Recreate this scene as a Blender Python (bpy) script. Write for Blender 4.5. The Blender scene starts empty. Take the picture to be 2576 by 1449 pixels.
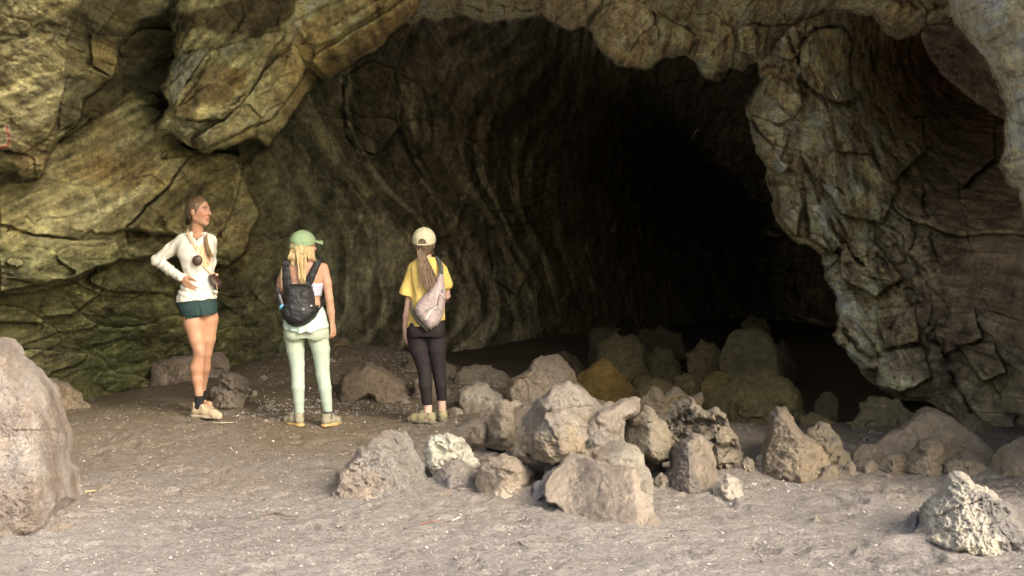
import bpy, math, random
import numpy as np
from mathutils import Vector
from mathutils.geometry import delaunay_2d_cdt
R = math.radians
C = bpy.context.scene.collection
scene = bpy.context.scene

# ---------------------------------------------------------------- camera, sky, sun, exposure
F = 1407.0; PITCH = math.atan(49 / F); EYE = 1.6
cd = bpy.data.cameras.new("camera"); cam = bpy.data.objects.new("camera", cd); C.objects.link(cam)
cam.location = (0, 0, EYE); cam.rotation_euler = (math.pi / 2 - PITCH, 0, 0)
cd.sensor_width = 36; cd.lens = F / 1024 * 36; cd.clip_start = 0.1; cd.clip_end = 500
scene.camera = cam
SUN_EL = R(36); SUN_AZ = R(40)          # azimuth measured from straight behind the camera to its right
sd = Vector((math.sin(SUN_AZ) * math.cos(SUN_EL), -math.cos(SUN_AZ) * math.cos(SUN_EL), math.sin(SUN_EL)))
w = bpy.data.worlds.new("World"); scene.world = w; w.use_nodes = True
nt = w.node_tree; bg = nt.nodes['Background']
sky = nt.nodes.new('ShaderNodeTexSky'); sky.sky_type = 'NISHITA'; sky.sun_disc = False
sky.sun_elevation = SUN_EL; sky.sun_rotation = math.pi - SUN_AZ
sky.air_density = 1.0; sky.dust_density = 4.0; sky.ozone_density = 0.6
nt.links.new(sky.outputs[0], bg.inputs[0]); bg.inputs[1].default_value = 0.14
sl = bpy.data.lights.new("sun", 'SUN'); sun = bpy.data.objects.new("sun", sl); C.objects.link(sun)
sun.rotation_euler = sd.to_track_quat('Z', 'Y').to_euler()
sl.energy = 1.05; sl.angle = R(24); sl.color = (1.0, 0.93, 0.80)
scene.view_settings.view_transform = 'Standard'; scene.view_settings.look = 'None'
scene.view_settings.exposure = 1.74; scene.view_settings.gamma = 1
scene.render.engine = 'CYCLES'
scene.cycles.max_bounces = 8; scene.cycles.diffuse_bounces = 5

# ---------------------------------------------------------------- noise
def _hash(ix, iy, iz, seed):
    h = (ix.astype(np.uint32) * np.uint32(374761393) + iy.astype(np.uint32) * np.uint32(668265263)
         + iz.astype(np.uint32) * np.uint32(2147483647) + np.uint32((seed * 974634777) & 0xffffffff))
    h = (h ^ (h >> np.uint32(13))) * np.uint32(1274126177)
    h = (h ^ (h >> np.uint32(15))) * np.uint32(2246822519)
    return h ^ (h >> np.uint32(16))
def rnd(ix, iy, seed, iz=None):
    if iz is None: iz = np.zeros_like(ix)
    return _hash(ix.astype(np.int64), iy.astype(np.int64), iz.astype(np.int64), seed).astype(np.float64) / 4294967295.0
def pn(x, y, z=0.0, seed=0):
    x, y, z = np.broadcast_arrays(np.asarray(x, float), np.asarray(y, float), np.asarray(z, float))
    fx, fy, fz = np.floor(x), np.floor(y), np.floor(z)
    ix, iy, iz = fx.astype(np.int64), fy.astype(np.int64), fz.astype(np.int64)
    dx, dy, dz = x - fx, y - fy, z - fz
    u, v, w_ = [t * t * t * (t * (t * 6 - 15) + 10) for t in (dx, dy, dz)]
    out = 0
    for a in (0, 1):
        for b in (0, 1):
            for c in (0, 1):
                h = _hash(ix + a, iy + b, iz + c, seed)
                gx = (h & np.uint32(1023)).astype(float) / 511.5 - 1
                gy = ((h >> np.uint32(10)) & np.uint32(1023)).astype(float) / 511.5 - 1
                gz = ((h >> np.uint32(20)) & np.uint32(1023)).astype(float) / 511.5 - 1
                g = gx * (dx - a) + gy * (dy - b) + gz * (dz - c)
                out = out + g * (u if a else 1 - u) * (v if b else 1 - v) * (w_ if c else 1 - w_)
    return out * 1.1
def fbm(x, y, z=0.0, o=4, seed=0, gain=0.5, lac=2.03, ridged=False):
    s = 0; a = 1.0
    for i in range(o):
        n = pn(x, y, z, seed + i)
        if ridged: n = 0.5 - np.abs(n) * 1.6
        s = s + a * n; a *= gain
        x = np.asarray(x) * lac + 3.7; y = np.asarray(y) * lac + 1.3; z = np.asarray(z) * lac + 7.1
    return s
def facet(x, y, seed=0, tilt=1.0, step=1.0):
    """piecewise-planar fractured relief; returns height and distance to the cell border"""
    fx, fy = np.floor(x), np.floor(y)
    d1 = np.full(x.shape, 9.0); d2 = np.full(x.shape, 9.0); h = np.zeros(x.shape)
    for a in (-1, 0, 1):
        for b in (-1, 0, 1):
            cx, cy = fx + a, fy + b
            px = cx + 0.1 + 0.8 * rnd(cx, cy, seed); py = cy + 0.1 + 0.8 * rnd(cx, cy, seed + 1)
            ex, ey = x - px, y - py
            d = np.sqrt(ex * ex + ey * ey)
            hh = step * (rnd(cx, cy, seed + 2) - 0.5) + tilt * ((rnd(cx, cy, seed + 3) - 0.5) * ex + (rnd(cx, cy, seed + 4) - 0.5) * ey) * 2
            near = d < d1
            d2 = np.where(near, d1, np.minimum(d2, d)); h = np.where(near, hh, h); d1 = np.where(near, d, d1)
    return h, d2 - d1
def sstep(a, b, x):
    t = np.clip((x - a) / (b - a), 0, 1); return t * t * (3 - 2 * t)

# ---------------------------------------------------------------- picture <-> place
def ray(u, v):
    a = (np.asarray(u, float) - 512) / F; b = (288 - np.asarray(v, float)) / F
    y = math.cos(PITCH) + b * math.sin(PITCH); z = -math.sin(PITCH) + b * math.cos(PITCH)
    return a / y, z / y
def P(u, v, Y):
    rx, rz = ray(u, v)
    return rx * Y, np.asarray(Y, float) + 0 * rx, EYE + rz * Y
K = 0.39752                                    # survey units to picture units
def PD(x, y, Y): return P(np.asarray(x, float) * K, np.asarray(y, float) * K, Y)

def poly_sd(px, py, poly):
    """signed distance to polygon, negative inside"""
    poly = np.asarray(poly, float); n = len(poly)
    d = np.full(px.shape, 1e18); s = np.ones(px.shape)
    for i in range(n):
        ax, ay = poly[i]; bx, by = poly[(i + 1) % n]
        ex, ey = bx - ax, by - ay; wx, wy = px - ax, py - ay
        t = np.clip((wx * ex + wy * ey) / (ex * ex + ey * ey + 1e-12), 0, 1)
        qx, qy = wx - ex * t, wy - ey * t
        d = np.minimum(d, qx * qx + qy * qy)
        c1 = py >= ay; c2 = py < by; c3 = ex * wy > ey * wx
        s = np.where((c1 & c2 & c3) | (~c1 & ~c2 & ~c3), -s, s)
    return s * np.sqrt(d)
def line_d(px, py, pts):
    d = np.full(px.shape, 1e18)
    for (ax, ay), (bx, by) in zip(pts[:-1], pts[1:]):
        ex, ey = bx - ax, by - ay; wx, wy = px - ax, py - ay
        t = np.clip((wx * ex + wy * ey) / (ex * ex + ey * ey + 1e-12), 0, 1)
        d = np.minimum(d, (wx - ex * t) ** 2 + (wy - ey * t) ** 2)
    return np.sqrt(d)

# ---------------------------------------------------------------- mesh helpers
def raw_mesh(name, verts, faces, mat=None, parent=None, cols=None, smooth=True, link=True):
    """verts (n,3) array; faces (m,3|4) array or list of lists"""
    me = bpy.data.meshes.new(name)
    verts = np.asarray(verts, np.float32)
    if isinstance(faces, np.ndarray):
        k = faces.shape[1]
        me.vertices.add(len(verts)); me.vertices.foreach_set('co', verts.ravel())
        me.loops.add(faces.size); me.loops.foreach_set('vertex_index', faces.astype(np.int32).ravel())
        me.polygons.add(len(faces))
        me.polygons.foreach_set('loop_start', np.arange(0, faces.size, k, dtype=np.int32))
        me.update(calc_edges=True)
    else:
        me.from_pydata([tuple(map(float, v)) for v in verts], [], faces); me.update()
    me.validate()
    me.polygons.foreach_set('use_smooth', [smooth] * len(me.polygons))
    if cols is not None:
        at = me.color_attributes.new('Col', 'FLOAT_COLOR', 'POINT')
        c4 = np.ones((len(verts), 4), np.float32); c4[:, :3] = cols
        at.data.foreach_set('color', c4.ravel())
    if mat: me.materials.append(mat)
    o = bpy.data.objects.new(name, me)
    if link: C.objects.link(o)
    if parent: o.parent = parent
    return o
def tag(o, label=None, cat=None, group=None, kind=None):
    if label: o['label'] = label
    if cat: o['category'] = cat
    if group: o['group'] = group
    if kind: o['kind'] = kind
    return o
def empty(name, loc, label, cat, group=None):
    o = bpy.data.objects.new(name, None); C.objects.link(o); o.location = loc
    o.empty_display_size = 0.1
    return tag(o, label, cat, group)

# ---------------------------------------------------------------- materials
def mat_base(name, rough=0.9):
    m = bpy.data.materials.new(name); m.use_nodes = True
    b = m.node_tree.nodes['Principled BSDF']; b.inputs['Roughness'].default_value = rough
    b.inputs['Specular IOR Level'].default_value = 0.25
    return m, m.node_tree, b
def N(nt, t, **kw):
    n = nt.nodes.new(t)
    for k, v in kw.items(): setattr(n, k, v)
    return n
def mathn(nt, op, a, b=None):
    n = N(nt, 'ShaderNodeMath', operation=op)
    for i, v in enumerate((a, b)):
        if v is None: continue
        if hasattr(v, 'links'): nt.links.new(v, n.inputs[i])
        else: n.inputs[i].default_value = v
    return n.outputs[0]
def mixc(nt, kind, fac, a, b):
    n = N(nt, 'ShaderNodeMix', data_type='RGBA', blend_type=kind)
    for i, v in ((0, fac), (6, a), (7, b)):
        if hasattr(v, 'links'): nt.links.new(v, n.inputs[i])
        else: n.inputs[i].default_value = v
    return n.outputs[2]
def ramp(nt, src, stops):
    n = N(nt, 'ShaderNodeValToRGB'); e = n.color_ramp.elements
    while len(e) < len(stops): e.new(0.5)
    for i, (p, c) in enumerate(stops):
        e[i].position = p; e[i].color = (*c, 1) if len(c) == 3 else c
    nt.links.new(src, n.inputs[0]); return n.outputs[0]
def noise(nt, vec, scale, detail=6, rough=0.6, dist=0.0):
    n = N(nt, 'ShaderNodeTexNoise'); n.inputs['Scale'].default_value = scale
    n.inputs['Detail'].default_value = detail; n.inputs['Roughness'].default_value = rough
    n.inputs['Distortion'].default_value = dist
    nt.links.new(vec, n.inputs['Vector']); return n.outputs['Fac']
def bump(nt, b, hts):
    prev = None
    for h, s, d in hts:
        n = N(nt, 'ShaderNodeBump'); n.inputs['Strength'].default_value = s; n.inputs['Distance'].default_value = d
        nt.links.new(h, n.inputs['Height'])
        if prev is not None: nt.links.new(prev, n.inputs['Normal'])
        prev = n.outputs[0]
    nt.links.new(prev, b.inputs['Normal'])
def geopos(nt): return N(nt, 'ShaderNodeNewGeometry').outputs['Position']
def objpos(nt): return N(nt, 'ShaderNodeTexCoord').outputs['Object']

def rock_mat(name, speck=0.0, vary=0.55, bs=1.0, dust=0.0, crust=0.25):
    m, nt, b = mat_base(name, 0.92)
    p = geopos(nt)
    at = N(nt, 'ShaderNodeAttribute', attribute_name='Col').outputs['Color']
    n1 = noise(nt, p, 2.6, 8, 0.68, 0.6); n2 = noise(nt, p, 17, 8, 0.72, 0.3); n3 = noise(nt, p, 38, 7, 0.78)
    at = mixc(nt, 'MULTIPLY', 0.55, at, ramp(nt, n3, [(0.33, (0.5, 0.48, 0.45)), (0.5, (1, 1, 1)), (0.67, (1.45, 1.42, 1.35))]))
    c = mixc(nt, 'MULTIPLY', vary, at, ramp(nt, n1, [(0.3, (0.42, 0.38, 0.34)), (0.52, (1, 1, 1)), (0.7, (1.5, 1.42, 1.2))]))
    c = mixc(nt, 'MULTIPLY', vary, c, ramp(nt, n2, [(0.3, (0.45, 0.42, 0.38)), (0.5, (1, 1, 1)), (0.7, (1.55, 1.5, 1.35))]))
    # mineral crust
    cr = ramp(nt, noise(nt, p, 4.5, 10, 0.78, 1.6), [(0.56, (0, 0, 0)), (0.66, (1, 1, 1))])
    c = mixc(nt, 'MIX', mathn(nt, 'MULTIPLY', cr, crust), c, (0.42, 0.40, 0.28, 1))
    if speck > 0:
        vo = N(nt, 'ShaderNodeTexVoronoi'); vo.inputs['Scale'].default_value = 55; nt.links.new(p, vo.inputs['Vector'])
        s1 = ramp(nt, vo.outputs['Distance'], [(0.16, (1, 1, 1)), (0.26, (0, 0, 0))])
        s2 = ramp(nt, noise(nt, p, 3.5, 4, 0.6), [(0.5, (0, 0, 0)), (0.64, (1, 1, 1))])
        c = mixc(nt, 'MIX', mathn(nt, 'MULTIPLY', mathn(nt, 'MULTIPLY', s1, s2), speck), c, (0.62, 0.58, 0.48, 1))
    if dust > 0:      # floor dust settled on ledges and tops
        sn = N(nt, 'ShaderNodeSeparateXYZ'); nt.links.new(N(nt, 'ShaderNodeNewGeometry').outputs['Normal'], sn.inputs[0])
        dz = ramp(nt, mathn(nt, 'ADD', sn.outputs[2], mathn(nt, 'MULTIPLY', mathn(nt, 'SUBTRACT', n2, 0.5), 1.6)), [(0.25, (0, 0, 0)), (0.85, (1, 1, 1))])
        c = mixc(nt, 'MIX', mathn(nt, 'MULTIPLY', dz, dust), c, (0.29, 0.245, 0.20, 1))
    nt.links.new(c, b.inputs['Base Color'])
    mu = N(nt, 'ShaderNodeTexNoise', noise_type='RIDGED_MULTIFRACTAL'); mu.inputs['Scale'].default_value = 4.0
    mu.inputs['Detail'].default_value = 8; mu.inputs['Roughness'].default_value = 0.62
    nt.links.new(p, mu.inputs['Vector'])
    bump(nt, b, [(mu.outputs['Fac'], 0.35 * bs, 0.05), (n2, 0.75 * bs, 0.035), (n3, 0.7 * bs, 0.014)])
    return m
M_WALL = rock_mat('cave_rock', 0.0, 0.78, 2.0, 0.0, 0.42)
M_ROCK = rock_mat('boulder_rock', 0.3, 0.65, 1.8, 0.55)
M_DIM = rock_mat('dim_rock', 0.0, 0.6, 1.5, 0.0)
M_PALE = rock_mat('pale_rock', 0.5, 0.6, 1.5, 0.12, 0.5)
# ---------------------------------------------------------------- ground height
def ground_z(x, y):
    x = np.asarray(x, float); y = np.asarray(y, float)
    z = 0.05 * sstep(9.5, 11.5, y)
    z = z + 0.10 * np.exp(-((x + 3.0) / 0.9) ** 2) * sstep(10.4, 11.4, y)
    z = z + 0.40 * np.exp(-((x + 1.65) / 1.15) ** 2 - ((y - 15.0) / 1.5) ** 2)
    z = z + 0.16 * np.exp(-((x + 0.2) / 0.9) ** 2 - ((y - 13.2) / 1.1) ** 2)
    z = z + 0.16 * np.exp(-((x - 0.25) / 0.6) ** 2 - ((y - 10.9) / 0.8) ** 2)
    z = z + 0.20 * np.exp(-((x - 0.75) / 0.9) ** 2 - ((y - 10.9) / 0.9) ** 2)
    z = z - 0.35 * sstep(0.6, 2.0, x) * sstep(11.2, 14.5, y)
    z = z + 0.08 * np.exp(-((x + 3.2) / 0.7) ** 2 - ((y - 7.0) / 1.2) ** 2)
    z = z + 0.03 * fbm(x * 0.8, y * 0.8, 0, 3, 50) + 0.012 * fbm(x * 4, y * 4, 0, 3, 54)
    z = z + 0.05 * np.exp(-((x - 2.2) / 0.35) ** 2 - ((y - 7.35) / 0.12) ** 2)
    return z

# ---------------------------------------------------------------- the cave: one surveyed relief, split by rock mass
STEP = 1.25
us = np.arange(-170, 1196, STEP); vs = np.arange(-210, 482, STEP)
U, V = np.meshgrid(us, vs)
DX, DY = U / K, V / K                        # survey units
wx = 13 * fbm(DX / 60, DY / 60, 0, 4, 11); wy = 13 * fbm(DX / 60, DY / 60, 5, 4, 12)
WX, WY = DX + wx, DY + wy                    # warped copy: broken edges

def tps(pts):
    pts = np.asarray(pts, float); n = len(pts)
    X = pts[:, :2] / 500
    r = np.linalg.norm(X[:, None] - X[None], axis=2)
    Kp = np.where(r > 0, r * r * np.log(r + 1e-12), 0) + np.eye(n) * 0.02
    Pm = np.c_[np.ones(n), X]
    A = np.block([[Kp, Pm], [Pm.T, np.zeros((3, 3))]])
    s = np.linalg.solve(A, np.r_[pts[:, 2], 0, 0, 0])
    def f(x, y):
        o = s[n] + s[n + 1] * x / 500 + s[n + 2] * y / 500
        for i in range(n):
            rr = np.hypot(x / 500 - X[i, 0], y / 500 - X[i, 1]); o = o + s[i] * rr * rr * np.log(rr + 1e-12)
        return o
    return f
# chamber walls behind everything
D = tps([(-420, 1200, 9.5), (-420, 400, 9), (-420, -500, 8), (0, 850, 11.6), (0, 1200, 11.8), (150, 950, 12.9), (400, 980, 14.4), (0, 500, 11.2), (300, 650, 12.6),
         (300, 300, 12.2), (600, 700, 14.6), (700, 950, 15.9), (650, 400, 14.6), (900, 930, 17.6), (1000, 600, 17.5), (900, 200, 15.5),
         (1200, 940, 20), (1250, 500, 20.5), (1200, 100, 17), (1450, 900, 24), (1500, 500, 27), (1450, 150, 22), (1700, 800, 31),
         (1750, 400, 36), (1700, 0, 22), (1900, 600, 34), (1950, 900, 33), (2100, 900, 29), (2300, 1000, 22), (2600, 1000, 14),
         (1200, -500, 9), (2000, -500, 9), (2980, -500, 8), (2980, 400, 8), (2980, 1200, 9), (600, -500, 8.5), (2400, 300, 20)])(DX, DY)
D = np.clip(D, 7.6, 38)
REG = np.zeros(D.shape, int)                 # 0 inner chamber
SC = 1.0
def mass(poly, pts, rid, soft=5.0, curl=0.45, cw=28):
    """a rock mass in front of what lies behind: silhouette polygon and its own surveyed depths"""
    global D
    sdv = poly_sd(WX, WY, poly)
    d1 = tps(pts)(DX, DY)
    d1 = d1 + curl * np.exp(np.minimum(sdv, 0) / cw)
    t = sstep(-soft / 2, soft / 2, sdv)
    D = np.where(sdv < soft / 2, np.minimum(D, d1 * (1 - t) + D * t), D)
    REG[(sdv < 0)] = rid
# right-hand wall and pillar (rid 3)
mass([(1800, -520), (1830, 0), (1850, 60), (1862, 130), (1905, 165), (1910, 195), (1885, 250), (1878, 300), (1890, 345), (1925, 420), (1930, 470), (1942, 520), (1955, 560), (1990, 600),
      (2030, 612), (2062, 640), (2085, 700), (2100, 745), (2108, 800), (2092, 845), (2130, 885), (2160, 930), (2180, 965), (2230, 985), (2262, 1003), (2330, 1010), (2400, 1050), (2450, 1090), (2480, 1250), (3050, 1250), (3050, -520)],
     [(1860, 0, 14.2), (1900, 250, 14.6), (1940, 450, 14.3), (2000, 600, 13.8), (2110, 800, 13.4), (2200, 980, 13.0), (2100, 300, 14.4), (2200, 600, 14.2), (2300, 800, 13.6),
      (2350, 1000, 13.0), (2500, 500, 13.4), (2500, 900, 12.4), (2600, 1100, 11.8), (2350, 130, 20.5), (2450, 120, 20.5), (2400, 250, 18.5), (2100, 60, 14.0), (2000, -400, 10),
      (2980, -400, 8), (2980, 500, 8.2), (2980, 1200, 8.6), (2480, 1250, 11.5)], 3)
# ceiling across the middle (rid 2)
mass([(960, -520), (960, 40), (985, 75), (1010, 62), (1045, 62), (1070, 45), (1110, 50), (1150, 45), (1200, 48), (1290, 58), (1330, 45), (1365, 38), (1400, 62), (1438, 82), (1462, 62), (1480, 70),
      (1510, 128), (1560, 165), (1600, 172), (1640, 172), (1668, 148), (1720, 142), (1745, 160), (1772, 196), (1815, 198), (1840, 170), (1870, 178), (1925, 150), (1990, 60), (2100, 25), (2180, 40), (2250, 20), (2400, 20), (2480, 60), (3050, 60), (3050, -520)],
     [(1000, 60, 13.2), (1000, 0, 12.6), (1250, 50, 13.4), (1250, 0, 12.6), (1440, 80, 13.0), (1600, 165, 13.2), (1600, 40, 12.6), (1780, 190, 14.0), (1780, 60, 13.2), (1950, 80, 13.5), (2150, 20, 13.4),
      (2400, 0, 12.5), (1000, -500, 9), (1600, -500, 8.6), (2300, -500, 8.2), (2980, -500, 7.8), (2980, 0, 8.2)], 2)
# hanging block in the upper right
mass([(2185, -30), (2400, -30), (2392, 48), (2335, 66), (2300, 92), (2262, 99), (2232, 85), (2210, 55), (2195, 30)],
     [(2190, 0, 13.4), (2390, 0, 12.6), (2260, 95, 13.2), (2330, 60, 12.9)], 2, curl=0.5)
# near rock at the right edge (rid 4)
mass([(2385, -520), (2388, 20), (2400, 60), (2440, 110), (2480, 150), (2510, 215), (2520, 250), (2535, 300), (2528, 370), (2515, 420), (2530, 455), (2560, 480), (2572, 530), (2600, 620), (2640, 800), (2700, 1250), (3050, 1250), (3050, -520)],
     [(2400, 30, 10.2), (2500, 200, 10.0), (2530, 400, 9.9), (2576, 200, 9.7), (2576, 0, 9.5), (2700, 600, 9.5), (2980, 400, 9.0), (2980, -500, 8.0), (2600, -500, 8.6), (2980, 1200, 9)], 4, curl=0.7, cw=35)
# great slab hanging from upper left (rid 1)
mass([(420, -520), (430, 60), (440, 150), (395, 215), (430, 265), (395, 300), (385, 325), (430, 338), (470, 365), (520, 385), (600, 362), (640, 350), (680, 364), (705, 330), (735, 290), (775, 235), (800, 190),
      (830, 197), (880, 167), (940, 132), (1000, 77), (1040, 35), (1075, -5), (1300, -520)],
     [(430, 330, 11.5), (520, 385, 12.0), (680, 360, 12.7), (780, 230, 12.6), (450, 150, 11.5), (600, 120, 11.7), (740, 40, 11.6), (860, 100, 12.0), (830, 195, 12.5), (1060, 0, 12.2), (560, 240, 11.65), (900, -500, 8.8), (450, -500, 8.4)], 1, curl=0.28, cw=16)
# strata slab recessed at top, between the near rock and the great slab
mass([(425, 30), (470, -60), (800, -60), (770, 0), (735, 50), (700, 72), (640, 88), (560, 92), (500, 82), (450, 68)],
     [(440, 30, 11.7), (600, 88, 12.3), (740, 45, 12.0), (600, 0, 11.3), (780, -60, 10.8)], 1, curl=0.2)
# lower left mass (rid 5): ledge from which the wall below recedes
mass([(-520, 330), (100, 380), (200, 320), (330, 230), (420, 300), (470, 372), (600, 385), (612, 440), (632, 480), (648, 540), (628, 600), (612, 640), (560, 668), (480, 655), (400, 640), (310, 658), (262, 668), (200, 700), (120, 732), (0, 748), (-520, 800)],
     [(0, 420, 10.7), (0, 740, 11.1), (300, 250, 11.9), (450, 400, 12.3), (600, 400, 13.2), (640, 560, 13.4), (560, 665, 13.1), (300, 655, 12.4), (300, 450, 12.0), (-420, 500, 8.8), (150, 600, 11.3)], 5, curl=0.18, cw=18)
# nearest rock on the left (rid 6)
mass([(-520, -520), (560, -520), (480, -20), (425, 30), (375, 50), (352, 47), (340, 70), (315, 95), (300, 125), (296, 180), (283, 200), (240, 225), (215, 250), (203, 290), (193, 312), (165, 325), (145, 345),
      (125, 385), (110, 425), (95, 455), (60, 452), (40, 436), (0, 432), (-520, 420)],
     [(0, 0, 9.2), (200, 0, 9.6), (0, 380, 9.8), (90, 450, 10.4), (200, 300, 10.5), (290, 190, 10.8), (430, 20, 11.1), (330, 60, 10.9), (160, 180, 10.0), (-420, 300, 8.2), (-420, -500, 7.7), (400, -500, 8.5), (240, 100, 10.5)], 6, curl=0.25, cw=14)

# facets on the masses: (x, y, h) rings, h metres towards the viewer, plane-fitted
def plane_facets(lst, edge=2.2):
    Rf = np.zeros(D.shape)
    for poly in lst:
        a = np.asarray(poly, float)
        A = np.c_[np.ones(len(a)), a[:, 0], a[:, 1]]
        co = np.linalg.lstsq(A, a[:, 2], rcond=None)[0]
        x0, y0 = a[:, 0].min() - 20, a[:, 1].min() - 20; x1, y1 = a[:, 0].max() + 20, a[:, 1].max() + 20
        j0, j1 = np.searchsorted(us, [x0 * K, x1 * K]); i0, i1 = np.searchsorted(vs, [y0 * K, y1 * K])
        sl_ = (slice(i0, i1), slice(j0, j1))
        s = poly_sd(WX[sl_] * 0.6 + DX[sl_] * 0.4, WY[sl_] * 0.6 + DY[sl_] * 0.4, a[:, :2])
        t = 1 - sstep(-edge, edge, s)
        Rf[sl_] = Rf[sl_] * (1 - t) + (co[0] + co[1] * DX[sl_] + co[2] * DY[sl_]) * t
    return Rf
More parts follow.
